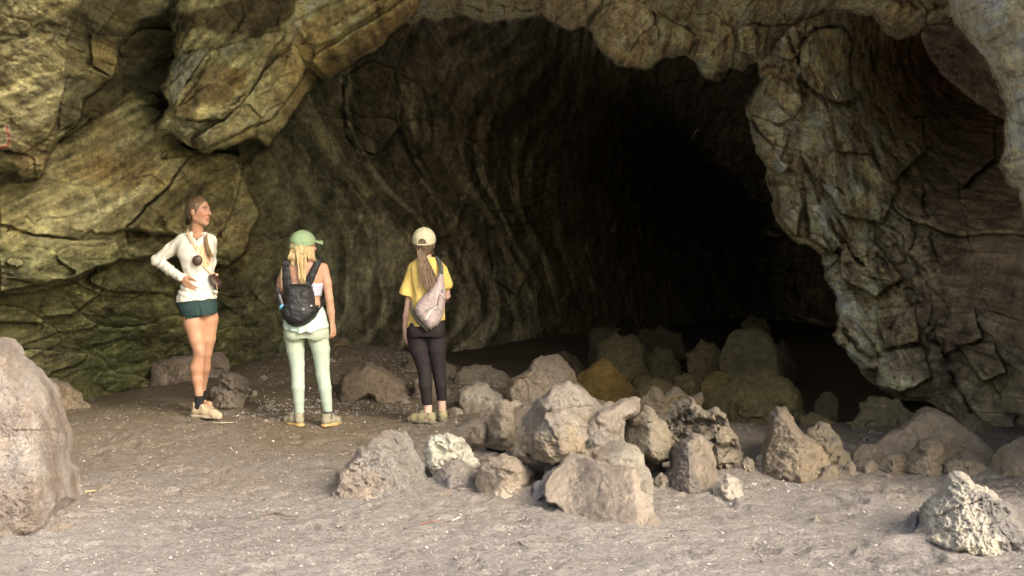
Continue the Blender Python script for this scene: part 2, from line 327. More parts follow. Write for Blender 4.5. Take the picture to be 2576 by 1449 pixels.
FAC = [
 # near-left rock
 [(0, 0, 0.082), (205, 0, 0.034), (185, 60, 0.068), (163, 110, 0.109), (160, 200, 0.136), (148, 290, 0.150), (120, 345, 0.150), (60, 385, 0.136), (0, 375, 0.068), (-300, 300, 0), (-300, 0, 0)],
 [(205, 5, 0), (240, 85, 0.082), (300, 20, 0.068), (340, -10, 0.014), (260, -30, 0)],
 [(240, 88, 0.082), (232, 85, 0.068), (228, 160, 0.150), (283, 195, 0.136), (296, 130, 0.136), (310, 95, 0.150)],
 [(165, 200, 0.014), (225, 170, 0.136), (283, 198, 0.177), (215, 250, 0.177), (190, 310, 0.163), (150, 320, 0.014)],
 [(120, 345, 0), (190, 312, 0.136), (145, 345, 0.136), (125, 385, 0.136), (95, 452, 0.150), (85, 400, 0.014)],
 [(0, 376, -0.082), (60, 387, -0.082), (85, 400, -0.014), (92, 450, 0.034), (40, 436, 0.034), (0, 432, 0.014)],
 # between
 [(300, 125, 0.034), (345, 75, 0.068), (440, 70, 0.122), (450, 120, 0.136), (400, 140, 0.082), (310, 140, 0.014)],
 [(300, 145, 0.014), (440, 155, 0.068), (430, 200, 0.095), (395, 235, 0.068), (330, 205, 0.014)],
 [(215, 255, 0), (300, 180, 0.082), (320, 215, 0.095), (300, 260, 0.109), (260, 285, 0.095), (215, 268, 0.034)],
 [(310, 225, 0.014), (385, 240, 0.122), (410, 280, 0.102), (370, 320, 0.034), (300, 310, 0)],
 # great slab
 [(440, 150, 0.014), (500, 120, 0.095), (520, 135, 0.136), (470, 205, 0.136), (440, 262, 0.109), (425, 255, 0.014), (432, 200, 0.000)],
 [(525, 130, 0.068), (640, 90, 0.136), (720, 75, 0.150), (660, 180, 0.150), (600, 270, 0.177), (560, 300, 0.177), (440, 300, 0.136), (450, 240, 0.054), (480, 195, 0.041)],
 [(600, 272, 0.136), (660, 185, 0.082), (735, 110, 0.109), (770, 170, 0.163), (735, 240, 0.190), (680, 300, 0.204), (520, 370, 0.218), (480, 350, 0.177), (560, 302, 0.163)],
 [(520, 378, 0.095), (690, 300, 0.095), (770, 185, 0.041), (800, 190, 0.068), (735, 290, 0.095), (680, 362, 0.136), (600, 364, 0.122)],
 [(735, 55, 0.068), (860, 0, 0.122), (900, -60, 0.136), (1000, -60, 0.136), (960, 20, 0.163), (800, 120, 0.177), (770, 100, 0.082)],
 [(785, 150, 0.122), (860, 95, 0.163), (980, 25, 0.204), (1072, -40, 0.204), (1040, 35, 0.286), (1000, 77, 0.299), (940, 132, 0.286), (880, 167, 0.286), (830, 196, 0.286), (805, 172, 0.218)],
 # lower left
 [(480, 395, 0.102), (590, 378, 0.068), (606, 440, 0.109), (592, 500, 0.150), (560, 575, 0.204), (540, 600, 0.218), (430, 585, 0.231), (312, 576, 0.204), (420, 480, 0.122), (455, 420, 0.102)],
 [(312, 580, -0.306), (430, 590, -0.306), (540, 604, -0.272), (530, 640, 0.000), (440, 640, 0.000), (330, 640, -0.014)],
 [(290, 420, 0.014), (440, 395, 0.068), (470, 395, 0.082), (420, 470, 0.136), (310, 575, 0.204), (240, 590, 0.177), (200, 560, 0.068)],
 [(0, 470, 0.034), (110, 455, 0.068), (230, 470, 0.095), (260, 560, 0.177), (200, 600, 0.163), (90, 590, 0.136), (0, 560, 0.068)],
 [(0, 565, 0.000), (90, 595, 0.068), (200, 605, 0.136), (290, 600, 0.163), (310, 650, 0.231), (200, 690, 0.258), (100, 715, 0.258), (0, 735, 0.245)],
 [(120, 740, -0.034), (200, 705, 0), (270, 680, 0.068), (250, 740, 0.163), (180, 790, 0.136), (90, 800, 0.068)],
 # chamber wall blocks
 [(870, 190, 0.11), (930, 160, 0.19), (990, 170, 0.17), (1010, 240, 0.19), (1000, 320, 0.28), (950, 390, 0.33), (900, 370, 0.28), (870, 300, 0.17)],
 [(1010, 190, 0.06), (1060, 220, 0.17), (1085, 300, 0.25), (1080, 370, 0.30), (1040, 395, 0.30), (1010, 330, 0.17)],
 [(1215, 480, 0.11), (1300, 470, 0.17), (1380, 440, 0.17), (1400, 480, 0.19), (1330, 520, 0.28), (1230, 530, 0.28)],
 [(1230, 580, 0.17), (1340, 560, 0.22), (1350, 650, 0.33), (1300, 740, 0.33), (1240, 700, 0.28)],
 # ceiling
 [(1370, 38, .0), (1300, -60, 0), (1530, -60, .1), (1510, 10, .2), (1475, 58, .25), (1438, 82, .25)],
 [(1478, 68, .2), (1520, 15, .1), (1600, 0, .1), (1700, 60, .2), (1755, 90, .25), (1722, 142, .4), (1668, 148, .42), (1640, 172, .5), (1560, 165, .5), (1510, 128, .4)],
 [(1700, 55, .0), (1840, 60, .1), (1850, 110, .2), (1840, 170, .3), (1772, 194, .35), (1740, 150, .25), (1765, 95, .1)],
 # pillar and right wall
 [(1855, 70, .15), (1900, 60, .2), (1935, 70, .25), (1920, 130, .35), (1900, 145, .4), (1862, 128, .35)],
 [(1935, 70, .1), (2000, 60, .2), (2025, 120, .25), (1990, 150, .35), (1930, 135, .35)],
 [(1905, 190, .1), (2000, 180, .1), (2020, 260, .15), (1995, 300, .3), (1960, 310, .35), (1885, 290, .25)],
 [(1885, 295, .25), (1930, 300, .1), (1985, 330, .15), (1975, 375, .2), (1960, 400, .3), (1925, 345, .3)],
 [(1878, 300, .3), (1925, 348, .4), (1965, 400, .45), (1990, 420, .4), (1965, 440, .4), (1925, 415, .4), (1890, 345, .35)],
 [(2012, 150, .3), (2022, 100, .35), (2060, 68, .4), (2110, 72, .4), (2142, 105, .35), (2132, 165, .4), (2152, 240, .6), (2110, 258, .65), (2062, 232, .6), (2018, 200, .5)],
 [(2130, 160, .1), (2160, 130, .15), (2190, 150, .2), (2180, 220, .3), (2140, 235, .2)],
 [(2060, 300, .0), (2190, 290, .05), (2210, 350, .25), (2180, 385, .35), (2080, 370, .25)],
 [(2070, 375, .0), (2180, 388, .05), (2260, 470, .3), (2220, 560, .4), (2120, 540, .35), (2050, 440, .1)],
 [(2190, 300, .05), (2320, 300, .1), (2330, 380, .35), (2240, 460, .5), (2200, 400, .3)],
 [(2340, 260, .0), (2500, 280, .05), (2500, 400, .3), (2420, 470, .4), (2350, 380, .2)],
 [(1950, 440, .2), (2000, 430, .3), (2020, 520, .4), (2000, 590, .5), (1960, 545, .4)],
 [(2020, 430, .1), (2075, 500, .3), (2130, 600, .4), (2090, 640, .5), (2040, 600, .4)],
 [(2110, 600, .1), (2200, 610, .2), (2270, 700, .45), (2200, 745, .5), (2120, 700, .35)],
 [(2095, 845, .35), (2110, 800, .2), (2160, 820, .25), (2200, 880, .35), (2210, 930, .5), (2160, 930, .5), (2130, 885, .5)],
 [(2200, 780, .1), (2300, 770, .2), (2310, 860, .35), (2230, 880, .4)],
 [(2210, 890, .2), (2320, 870, .25), (2340, 950, .5), (2260, 995, .6), (2200, 965, .55)],
 [(2330, 780, .0), (2450, 770, .1), (2470, 850, .3), (2380, 890, .35)],
 [(2410, 870, .2), (2500, 860, .2), (2530, 940, .5), (2470, 960, .5)],
]
REL = plane_facets(FAC)
# crack and ridge lines
LWX = 7 * fbm(DX / 17, DY / 17, 0, 3, 311, 0.6); LWY = 7 * fbm(DX / 17, DY / 17, 5, 3, 312, 0.6)
def lines(lst):
    o = np.zeros(D.shape)
    for pts, amp, wd in lst:
        a = np.asarray(pts, float)
        x0, y0 = a.min(0) - 40; x1, y1 = a.max(0) + 40
        j0, j1 = np.searchsorted(us, [x0 * K, x1 * K]); i0, i1 = np.searchsorted(vs, [y0 * K, y1 * K])
        s = (slice(i0, i1), slice(j0, j1))
        d = line_d(WX[s] + LWX[s], WY[s] + LWY[s], pts)
        va = (0.32 if amp < 0 and a[:, 0].max() < 850 else 1.0) * np.clip(0.55 + 1.6 * pn(DX[s] / 45, DY[s] / 45, wd, 301), 0.05, 1.3)
        w2 = wd * (0.75 if amp < 0 else 1.0)
        o[s] += amp * va * np.exp(-(d / w2) ** 2)
    return o
REL = REL + lines([
 ([(165, 30), (160, 200), (148, 300)], .06, 6), ([(205, 0), (235, 90), (228, 165), (283, 198)], .05, 5), ([(228, 165), (165, 210)], .04, 5),
 ([(296, 180), (283, 200), (215, 250), (203, 290), (190, 312), (130, 365), (95, 450)], .08, 6), ([(340, 45), (380, 50), (430, 25)], .06, 5),
 ([(0, 378), (60, 388), (90, 452)], -.15, 4), ([(300, 140), (450, 135), (560, 110)], -.15, 4), ([(310, 220), (360, 225), (400, 245)], -.12, 4),
 ([(385, 322), (430, 338), (520, 384), (600, 362)], .08, 6), ([(440, 300), (560, 300), (660, 185), (770, 95), (900, 30), (1000, -30)], -.10, 4),
 ([(470, 190), (560, 140), (660, 85)], -.08, 3), ([(775, 110), (800, 160), (830, 196)], -.14, 4), ([(700, 30), (690, 90)], -.1, 3),
 ([(450, 262), (500, 280), (560, 300)], -.05, 3), ([(480, 352), (600, 280), (735, 170)], .06, 5),
 ([(430, 585), (400, 520), (470, 430), (520, 395)], .09, 9), ([(180, 560), (240, 600), (310, 600), (360, 540), (420, 470)], .07, 8),
 ([(40, 500), (45, 540), (0, 600)], -.1, 3), ([(45, 525), (90, 570)], -.1, 3), ([(165, 490), (290, 545)], -.1, 3), ([(0, 735), (120, 720), (260, 665), (400, 640)], .1, 8),
 ([(600, 375), (610, 440), (590, 520), (560, 590)], .08, 7),
 # flow bands on the chamber wall
 ([(1010, 180), (1000, 300), (1050, 400), (1090, 480), (1100, 560), (1080, 700)], .25, 8), ([(1130, 150), (1090, 250), (1150, 330), (1190, 450), (1150, 560), (1120, 640)], .28, 8),
 ([(1200, 130), (1130, 260), (1180, 350), (1230, 420), (1180, 560), (1130, 760), (1110, 900)], .22, 8), ([(1260, 200), (1230, 320), (1260, 420), (1210, 560)], .2, 8),
 ([(1290, 320), (1310, 420), (1290, 560), (1250, 750)], .2, 7), ([(1190, 580), (1250, 560), (1310, 575), (1380, 540), (1400, 530)], .25, 6),
 ([(1240, 470), (1300, 460), (1370, 430), (1405, 438)], .22, 5), ([(800, 220), (790, 330), (820, 430), (850, 520)], .15, 8), ([(740, 350), (720, 450), (740, 560), (700, 700)], .12, 8),
 ([(880, 330), (930, 400), (1000, 405)], .18, 6), ([(860, 180), (870, 330), (900, 400)], -.2, 6), ([(960, 420), (900, 560), (880, 700)], .14, 9),
 ([(1330, 600), (1360, 700), (1310, 830)], .22, 8), ([(1450, 470), (1480, 600), (1420, 760)], .25, 9), ([(1560, 540), (1520, 640), (1470, 760)], .25, 9),
 # right wall cracks
 ([(2000, 330), (2030, 430), (2090, 560), (2160, 660), (2230, 740)], -.22, 6), ([(2060, 420), (2150, 520), (2260, 620), (2340, 700)], -.14, 5), ([(2240, 460), (2180, 395), (2150, 300)], .14, 7),
 ([(2240, 460), (2300, 410), (2330, 370)], .14, 7), ([(2320, 440), (2330, 560), (2360, 640)], -.18, 5), ([(2400, 400), (2420, 520), (2450, 640)], -.12, 5),
 ([(2210, 640), (2290, 760), (2240, 830)], -.22, 6), ([(2130, 620), (2200, 700), (2300, 730)], -.15, 5), ([(2300, 850), (2380, 860), (2400, 960), (2460, 1060)], -.35, 9),
 ([(2120, 830), (2180, 900), (2215, 900)], -.3, 7), ([(2330, 700), (2390, 790), (2330, 850)], -.15, 5), ([(2450, 900), (2520, 1000)], -.15, 5),
 ([(1900, 60), (1905, 110), (1925, 150)], -.15, 4), ([(1975, 40), (1990, 110), (2010, 150)], -.2, 6), ([(1940, 90), (1960, 130)], -.1, 4),
 ([(2012, 205), (2008, 150), (2020, 98), (2060, 66), (2112, 70), (2145, 105), (2136, 165), (2156, 242)], -.30, 6), ([(2018, 205), (2062, 240), (2110, 264), (2156, 250)], -.25, 6),
 ([(1210, 0), (1215, 30)], -.1, 3), ([(1860, 130), (1905, 170), (1990, 160), (2012, 205)], -.22, 6), ([(2160, 250), (2200, 300), (2330, 300), (2420, 270)], -.2, 6), ([(1250, 10), (1330, 30), (1372, 10)], -.14, 4), ([(1100, 20), (1180, 10), (1240, 35)], -.12, 4), ([(1640, 20), (1655, 90), (1700, 140)], -.14, 4), ([(1300, 10), (1400, 0)], -.08, 4), ([(1540, 10), (1500, 60), (1478, 70)], -.12, 4), ([(1600, 10), (1680, 60), (1740, 70)], -.1, 4), ([(1530, 60), (1600, 110), (1680, 100)], .06, 7)])
# natural relief in metres; X, Z of each survey point
rx, rz = ray(U, V)
MX, MZ = rx * D, rz * D
left = 1 - sstep(560, 760, DX)
lowl = left * sstep(560, 720, DY)
cham = (REG == 0) * sstep(560, 760, DX)
right = (REG == 3) * 1.0
# diagonal strata on the left: stretch along up-right
ca, sa = math.cos(R(42)), math.sin(R(42))
s1 = MX * ca + MZ * sa; s2 = -MX * sa + MZ * ca
wq = fbm(MX * 1.1, MZ * 1.1, 0, 3, 21) * 0.5; wq2 = fbm(MX * 1.1, MZ * 1.1, 4, 3, 22) * 0.5
nQ = fbm(MX * 1.3, MZ * 1.3, 9, 2, 24)
f1, e1 = facet(s1 * 0.75 + wq, s2 * 1.9 + wq2, 31); f2, e2 = facet(s1 * 2.2 + wq * 2, s2 * 5 + wq2 * 2, 37)
REL = REL + (REG != 0) * (1 - right) * (0.06 * f1 + 0.04 * f2 - 0.010 * np.exp(-e2 / 0.05) * sstep(0, .4, nQ)) + (REG == 0) * left * (0.06 * f1 + 0.04 * f2)
g1, k1 = facet(MX * 1.2 + wq * 1.5, MZ * 1.6 + wq2 * 1.5, 41); g2, k2 = facet(MX * 3.3 + wq * 3, MZ * 4.2 + wq2 * 3, 47); g3, k3 = facet(MX * 8 + wq * 6, MZ * 9 + wq2 * 6, 49)
rough = np.clip(lowl + right * sstep(480, 700, DY) + 0.72 * right, 0, 1)
REL = REL + rough * (0.16 * g1 + 0.09 * g2 + 0.03 * g3) - rough * (0.04 * np.exp(-k1 / 0.06) * sstep(-.2, .3, nQ) + 0.022 * np.exp(-k2 / 0.07))
REL = REL + (1 - rough) * (REG != 0) * (0.012 * g3 - 0.02 * np.exp(-k2 / 0.05) * sstep(0.1, 0.5, fbm(MX, MZ, 3, 2, 77)))
# hanging, bent flow bands in the chamber
bend = 0.45 * np.sin(MZ * 1.5 + MX * 0.5) + 0.25 * fbm(MX * 0.6, MZ * 0.5, 0, 3, 61)
bx = MX + bend
bands = fbm(bx * 2.3, MZ * 0.30, 0, 4, 63, 0.55, ridged=True)
bm = sstep(-.35, .35, fbm(MX * .7, MZ * .7, 5, 3, 67))
led = fbm(MX * .8, MZ * 2.6 + .5 * MX, 8, 4, 68, .6, ridged=True)
fade = sstep(28, 20, D)
REL = REL + cham * (0.20 * bands * (.55 + .45 * bm) * (.15 + .85 * fade) + 0.10 * led * (1 - bm) + 0.08 * g1 + 0.03 * g2)
REL = REL + (0.085 * fbm(s1 * 0.9 + wq, s2 * 4.0 + wq2, 1, 3, 73, 0.5, ridged=True) + 0.03 * fbm(s1 * 3, s2 * 13, 4, 4, 74, 0.6, ridged=True)) * left * (1 - 0.5 * lowl) + 0.035 * fbm(MX * 4.5, MZ * 4.5, D, 4, 79, 0.6, ridged=True) * rough
# folded, nodular relief of the right wall and the ceiling
r1_ = MX * math.cos(R(-55)) + MZ * math.sin(R(-55)); r2_ = -MX * math.sin(R(-55)) + MZ * math.cos(R(-55))
wf = 0.35 * fbm(MX * 1.3, MZ * 1.3, 0, 3, 501)
fold = fbm((r2_ + wf) * 1.7, (r1_ + wf) * 0.65, 0, 3, 503, 0.5, ridged=True); nod = fbm((r2_ + wf) * 3.6, (r1_ - wf) * 2.2, 3, 4, 507, 0.55, ridged=True)
REL = REL + right * (0.34 * fold + 0.16 * nod) * (1 - .55 * sstep(2180, 2400, DX)) + (REG == 2) * (0.12 * fold + 0.10 * nod) + (REG == 4) * 0.10 * nod + left * (REG != 0) * 0.05 * nod
REL = REL + (0.05 + 0.03 * rough) * fbm(MX * 1.6, MZ * 1.6, D * 0.5, 5, 71, 0.55) + 0.02 * fbm(MX * 9, MZ * 9, D * 2, 4, 76, 0.6, ridged=True) * (0.5 + 0.9 * rough + 1.3 * (REG == 4) + 1.2 * (REG == 2) + 1.2 * ((REG == 6) & (DX < 160)))
REL = REL + ((REG == 2) | (REG == 4)) * (0.07 * g1 + 0.05 * g2 + 0.02 * g3 - 0.02 * np.exp(-k2 / 0.06)) + ((REG == 6) & (DX < 160)) * 0.02 * g3
DD = D - REL
# colour of the stone, with some shade of recesses and depths painted in
def lerp(a, b, t): return a * (1 - t[..., None]) + np.asarray(b) * t[..., None]
col = np.zeros(D.shape + (3,)) + np.array((0.25, 0.205, 0.095))
nA = fbm(MX * 0.9, MZ * 0.9, 0, 5, 81, 0.55); nB = fbm(s1 * 1.2, s2 * 4.2, 2, 5, 85, 0.6); nC = fbm(MX * 2.6, MZ * 2.6, 6, 5, 89, 0.6)
col = lerp(col, (0.36, 0.32, 0.18), sstep(0.0, 0.45, nB) * 0.8)
col = lerp(col, (0.13, 0.105, 0.055), sstep(0.02, 0.5, -nB) * 0.75)
col = lerp(col, (0.24, 0.15, 0.055), sstep(0.1, 0.4, nA) * 0.7)
col = lerp(col, (0.13, 0.125, 0.06), sstep(0.1, 0.45, -nA) * 0.6)
col = lerp(col, (0.15, 0.14, 0.055), lowl * 0.75)
col = lerp(col, (0.30, 0.29, 0.12), lowl * sstep(0.1, 0.42, nC) * 0.8)
col = lerp(col, (0.075, 0.055, 0.035), lowl * sstep(0.1, 0.4, -nC) * 0.7)
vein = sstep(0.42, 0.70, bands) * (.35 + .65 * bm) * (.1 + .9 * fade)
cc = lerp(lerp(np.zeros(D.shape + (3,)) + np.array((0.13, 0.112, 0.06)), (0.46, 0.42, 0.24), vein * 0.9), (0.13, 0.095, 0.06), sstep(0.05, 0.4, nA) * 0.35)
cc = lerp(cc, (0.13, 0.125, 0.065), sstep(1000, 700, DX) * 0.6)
cc = cc * (1 - .6 * sstep(1650, 1950, DX))[..., None]  # far chamber darkened towards the void, its gloom put into the colour
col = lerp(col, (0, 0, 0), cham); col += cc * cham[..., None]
cr_ = lerp(lerp(np.zeros(D.shape + (3,)) + np.array((0.46, 0.385, 0.22)), (0.60, 0.54, 0.34), sstep(0.05, 0.45, nC) * 0.7), (0.22, 0.16, 0.10), sstep(0.1, 0.45, -nC) * 0.6)
cr_ = lerp(cr_, (0.70, 0.62, 0.40), sstep(.45, .9, fold + .5 * nod) * .6)
cr_ = lerp(cr_, (0.15, 0.10, 0.08), 0.8 * np.exp(-((DX - 2390) / 130) ** 2 - ((DY - 150) / 110) ** 2))  # upper right recess painted darker, shade put into the colour
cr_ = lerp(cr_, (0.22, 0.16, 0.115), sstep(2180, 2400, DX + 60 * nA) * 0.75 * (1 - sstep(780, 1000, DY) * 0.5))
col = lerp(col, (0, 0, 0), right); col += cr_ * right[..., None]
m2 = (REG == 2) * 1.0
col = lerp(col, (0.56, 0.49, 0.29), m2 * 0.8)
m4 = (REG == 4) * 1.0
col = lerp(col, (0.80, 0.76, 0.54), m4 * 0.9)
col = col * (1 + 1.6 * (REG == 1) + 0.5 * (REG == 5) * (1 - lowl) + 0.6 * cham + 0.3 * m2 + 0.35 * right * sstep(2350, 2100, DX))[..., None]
def tint(poly, c, k=1.0, soft=10):
    global col
    s = poly_sd(WX + LWX, WY + LWY, poly); col = lerp(col, c, (1 - sstep(-soft * .6, soft * .6, s + soft * .9 * nC)) * min(1, k * 1.12))
tint([(440, 150), (500, 118), (525, 130), (470, 205), (442, 262), (425, 255), (432, 200)], (0.42, 0.41, 0.32), .85)
tint([(560, 112), (600, 105), (640, 110), (560, 150)], (0.40, 0.39, 0.3), .6)
tint([(470, 230), (500, 180), (570, 155), (600, 190), (580, 260), (500, 270), (470, 305), (435, 290)], (0.21, 0.145, 0.065), .8)
tint([(575, 180), (610, 175), (615, 215), (580, 225)], (0.27, 0.165, 0.055), .8)
tint([(390, 310), (450, 290), (520, 320), (560, 300), (520, 360), (460, 355)], (0.42, 0.39, 0.23), .8)
tint([(790, 150), (860, 100), (1070, -10), (1000, 75), (880, 165), (830, 192)], (0.24, 0.165, 0.06), .7)
tint([(230, 95), (295, 95), (290, 175), (240, 165)], (0.33, 0.235, 0.09), .8)
tint([(0, 0), (200, 0), (160, 110), (150, 290), (60, 370), (0, 360)], (0.40, 0.33, 0.16), .55, 30)
tint([(205, 5), (240, 85), (330, 0)], (0.20, 0.175, 0.10), .6)
tint([(345, 0), (430, 0), (400, 40), (345, 50)], (0.46, 0.42, 0.24), .7)
tint([(165, 200), (225, 175), (215, 250), (190, 305), (150, 315)], (0.15, 0.13, 0.065), .7)
tint([(310, 90), (450, 80), (445, 130), (310, 130)], (0.14, 0.11, 0.055), .7)  # recess between near rock and great slab, its shade painted as dark tint
tint([(430, 35), (760, -20), (735, 50), (640, 88), (450, 70)], (0.155, 0.115, 0.06), .8)
tint([(310, 150), (440, 160), (425, 230), (330, 220)], (0.15, 0.14, 0.09), .7)
tint([(480, 395), (590, 380), (600, 450), (560, 570), (430, 580), (330, 570), (440, 470)], (0.20, 0.155, 0.06), .75)
tint([(300, 390), (370, 370), (400, 420), (330, 460), (290, 430)], (0.27, 0.19, 0.08), .7)
tint([(270, 800), (330, 780), (360, 900), (330, 975), (180, 985), (200, 880)], (0.14, 0.17, 0.06), .5, 40)
# weathered pale edges, dirt in the joints, fine diagonal streaks
def blur(a, n=1):
    for _ in range(n):
        b = a.copy(); b[1:-1, 1:-1] = (a[1:-1, 1:-1] * 2 + a[:-2, 1:-1] + a[2:, 1:-1] + a[1:-1, :-2] + a[1:-1, 2:]) / 6; a = b
    return a
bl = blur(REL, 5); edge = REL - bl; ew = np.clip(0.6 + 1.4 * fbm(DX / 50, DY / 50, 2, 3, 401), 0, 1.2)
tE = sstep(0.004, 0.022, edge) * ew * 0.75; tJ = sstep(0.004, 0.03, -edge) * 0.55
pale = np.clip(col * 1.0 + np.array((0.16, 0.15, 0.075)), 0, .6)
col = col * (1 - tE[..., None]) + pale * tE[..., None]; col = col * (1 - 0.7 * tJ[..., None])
stk = fbm(s1 * 1.8, s2 * 16, 3, 5, 405, 0.65) * left * (1 - 0.5 * lowl) + fbm(MX * 7, MZ * 2.2, 3, 5, 409, 0.65) * (1 - left)
fin = fbm(MX * 12, MZ * 12, D, 4, 413, 0.7)
col = col * np.clip(1 + 0.75 * stk + 0.55 * fin, 0.35, 2.2)[..., None]
gl = sstep(1150, 750, DX)[..., None]; col = col * (np.array((0.90, 1.0, 0.92)) * gl + np.array((1.08, 1.0, 0.92)) * (1 - gl))
gr = col.mean(-1, keepdims=True) * np.array((1.04, 1.0, 0.86)); ds = (0.16 + 0.22 * cham)[..., None]; col = col * (1 - ds) + gr * ds
# sprayed paint mark at the left edge, with a pale outline
pm = [(17, 318), (19, 330), (23, 345)], [(24, 352), (20, 364), (8, 371), (-6, 372)]
for seg in pm:
    d = line_d(DX, DY, seg) + 3 * nC + 2 * pn(DX / 5, DY / 5, 0, 9); col = lerp(col, (0.50, 0.46, 0.33), (1 - sstep(5.5, 8.5, d)) * .8)
for seg in pm:
    d = line_d(DX, DY, seg) + 3 * nC + 3 * pn(DX / 6, DY / 6, 3, 9); col = lerp(col, (0.50, 0.115, 0.045), (1 - sstep(2.5, 5.5, d)) * .9)
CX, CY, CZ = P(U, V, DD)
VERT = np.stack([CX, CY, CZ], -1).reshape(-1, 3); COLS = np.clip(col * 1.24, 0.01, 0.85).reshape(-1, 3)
nr, nc = U.shape
idx = np.arange(nr * nc).reshape(nr, nc)
Q = np.stack([idx[:-1, :-1], idx[1:, :-1], idx[1:, 1:], idx[:-1, 1:]], -1).reshape(-1, 4)
qreg = REG[:-1, :-1].reshape(-1)
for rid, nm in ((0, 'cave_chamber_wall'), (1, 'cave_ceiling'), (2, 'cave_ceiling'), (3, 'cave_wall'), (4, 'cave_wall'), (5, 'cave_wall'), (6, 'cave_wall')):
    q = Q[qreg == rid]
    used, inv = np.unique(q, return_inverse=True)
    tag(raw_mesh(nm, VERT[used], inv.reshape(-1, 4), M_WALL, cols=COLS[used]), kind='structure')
# the cave mouth around the viewer: from the surveyed edge out to the open arch
ring = np.concatenate([idx[::-1, 0][::6], idx[0, ::6], idx[::6, -1]])
rp = VERT[ring]; rows = [rp]
for k in range(1, 15):
    t = k / 14.0
    y = rp[:, 1] * (1 - t) + 6.0 * t
    s = 1 + 0.42 * t ** 1.2
    q = np.stack([(rp[:, 0] * (1 + (0.75 + 0.25 * (rp[:, 0] > 0)) * t)), y, (rp[:, 2] - 0.3) * (1 + 0.85 * t ** 1.1) + 0.3], -1)
    dsp = (0.12 + 0.5 * t * (1 - t)) * fbm(q[:, 0] * 0.7, q[:, 2] * 0.7, y * 0.7, 4, 91)[:, None]
    q = q + dsp * np.array((0.8, 0.2, 1.0)) * min(1, t * 3); rows.append(q)
back = rows[-1].copy(); back[:, 0] *= 2.2; back[:, 2] = back[:, 2] * 2.2 + 1; back[:, 1] += 2.5; rows.append(back)
n = len(rp); mv = np.concatenate(rows); ii = np.arange(len(rows) * n).reshape(len(rows), n)
mq = np.stack([ii[:-1, :-1], ii[:-1, 1:], ii[1:, 1:], ii[1:, :-1]], -1).reshape(-1, 4)
tag(raw_mesh('cave_mouth', mv, mq, M_WALL, cols=np.tile((0.26, 0.22, 0.13), (len(mv), 1))), kind='structure')

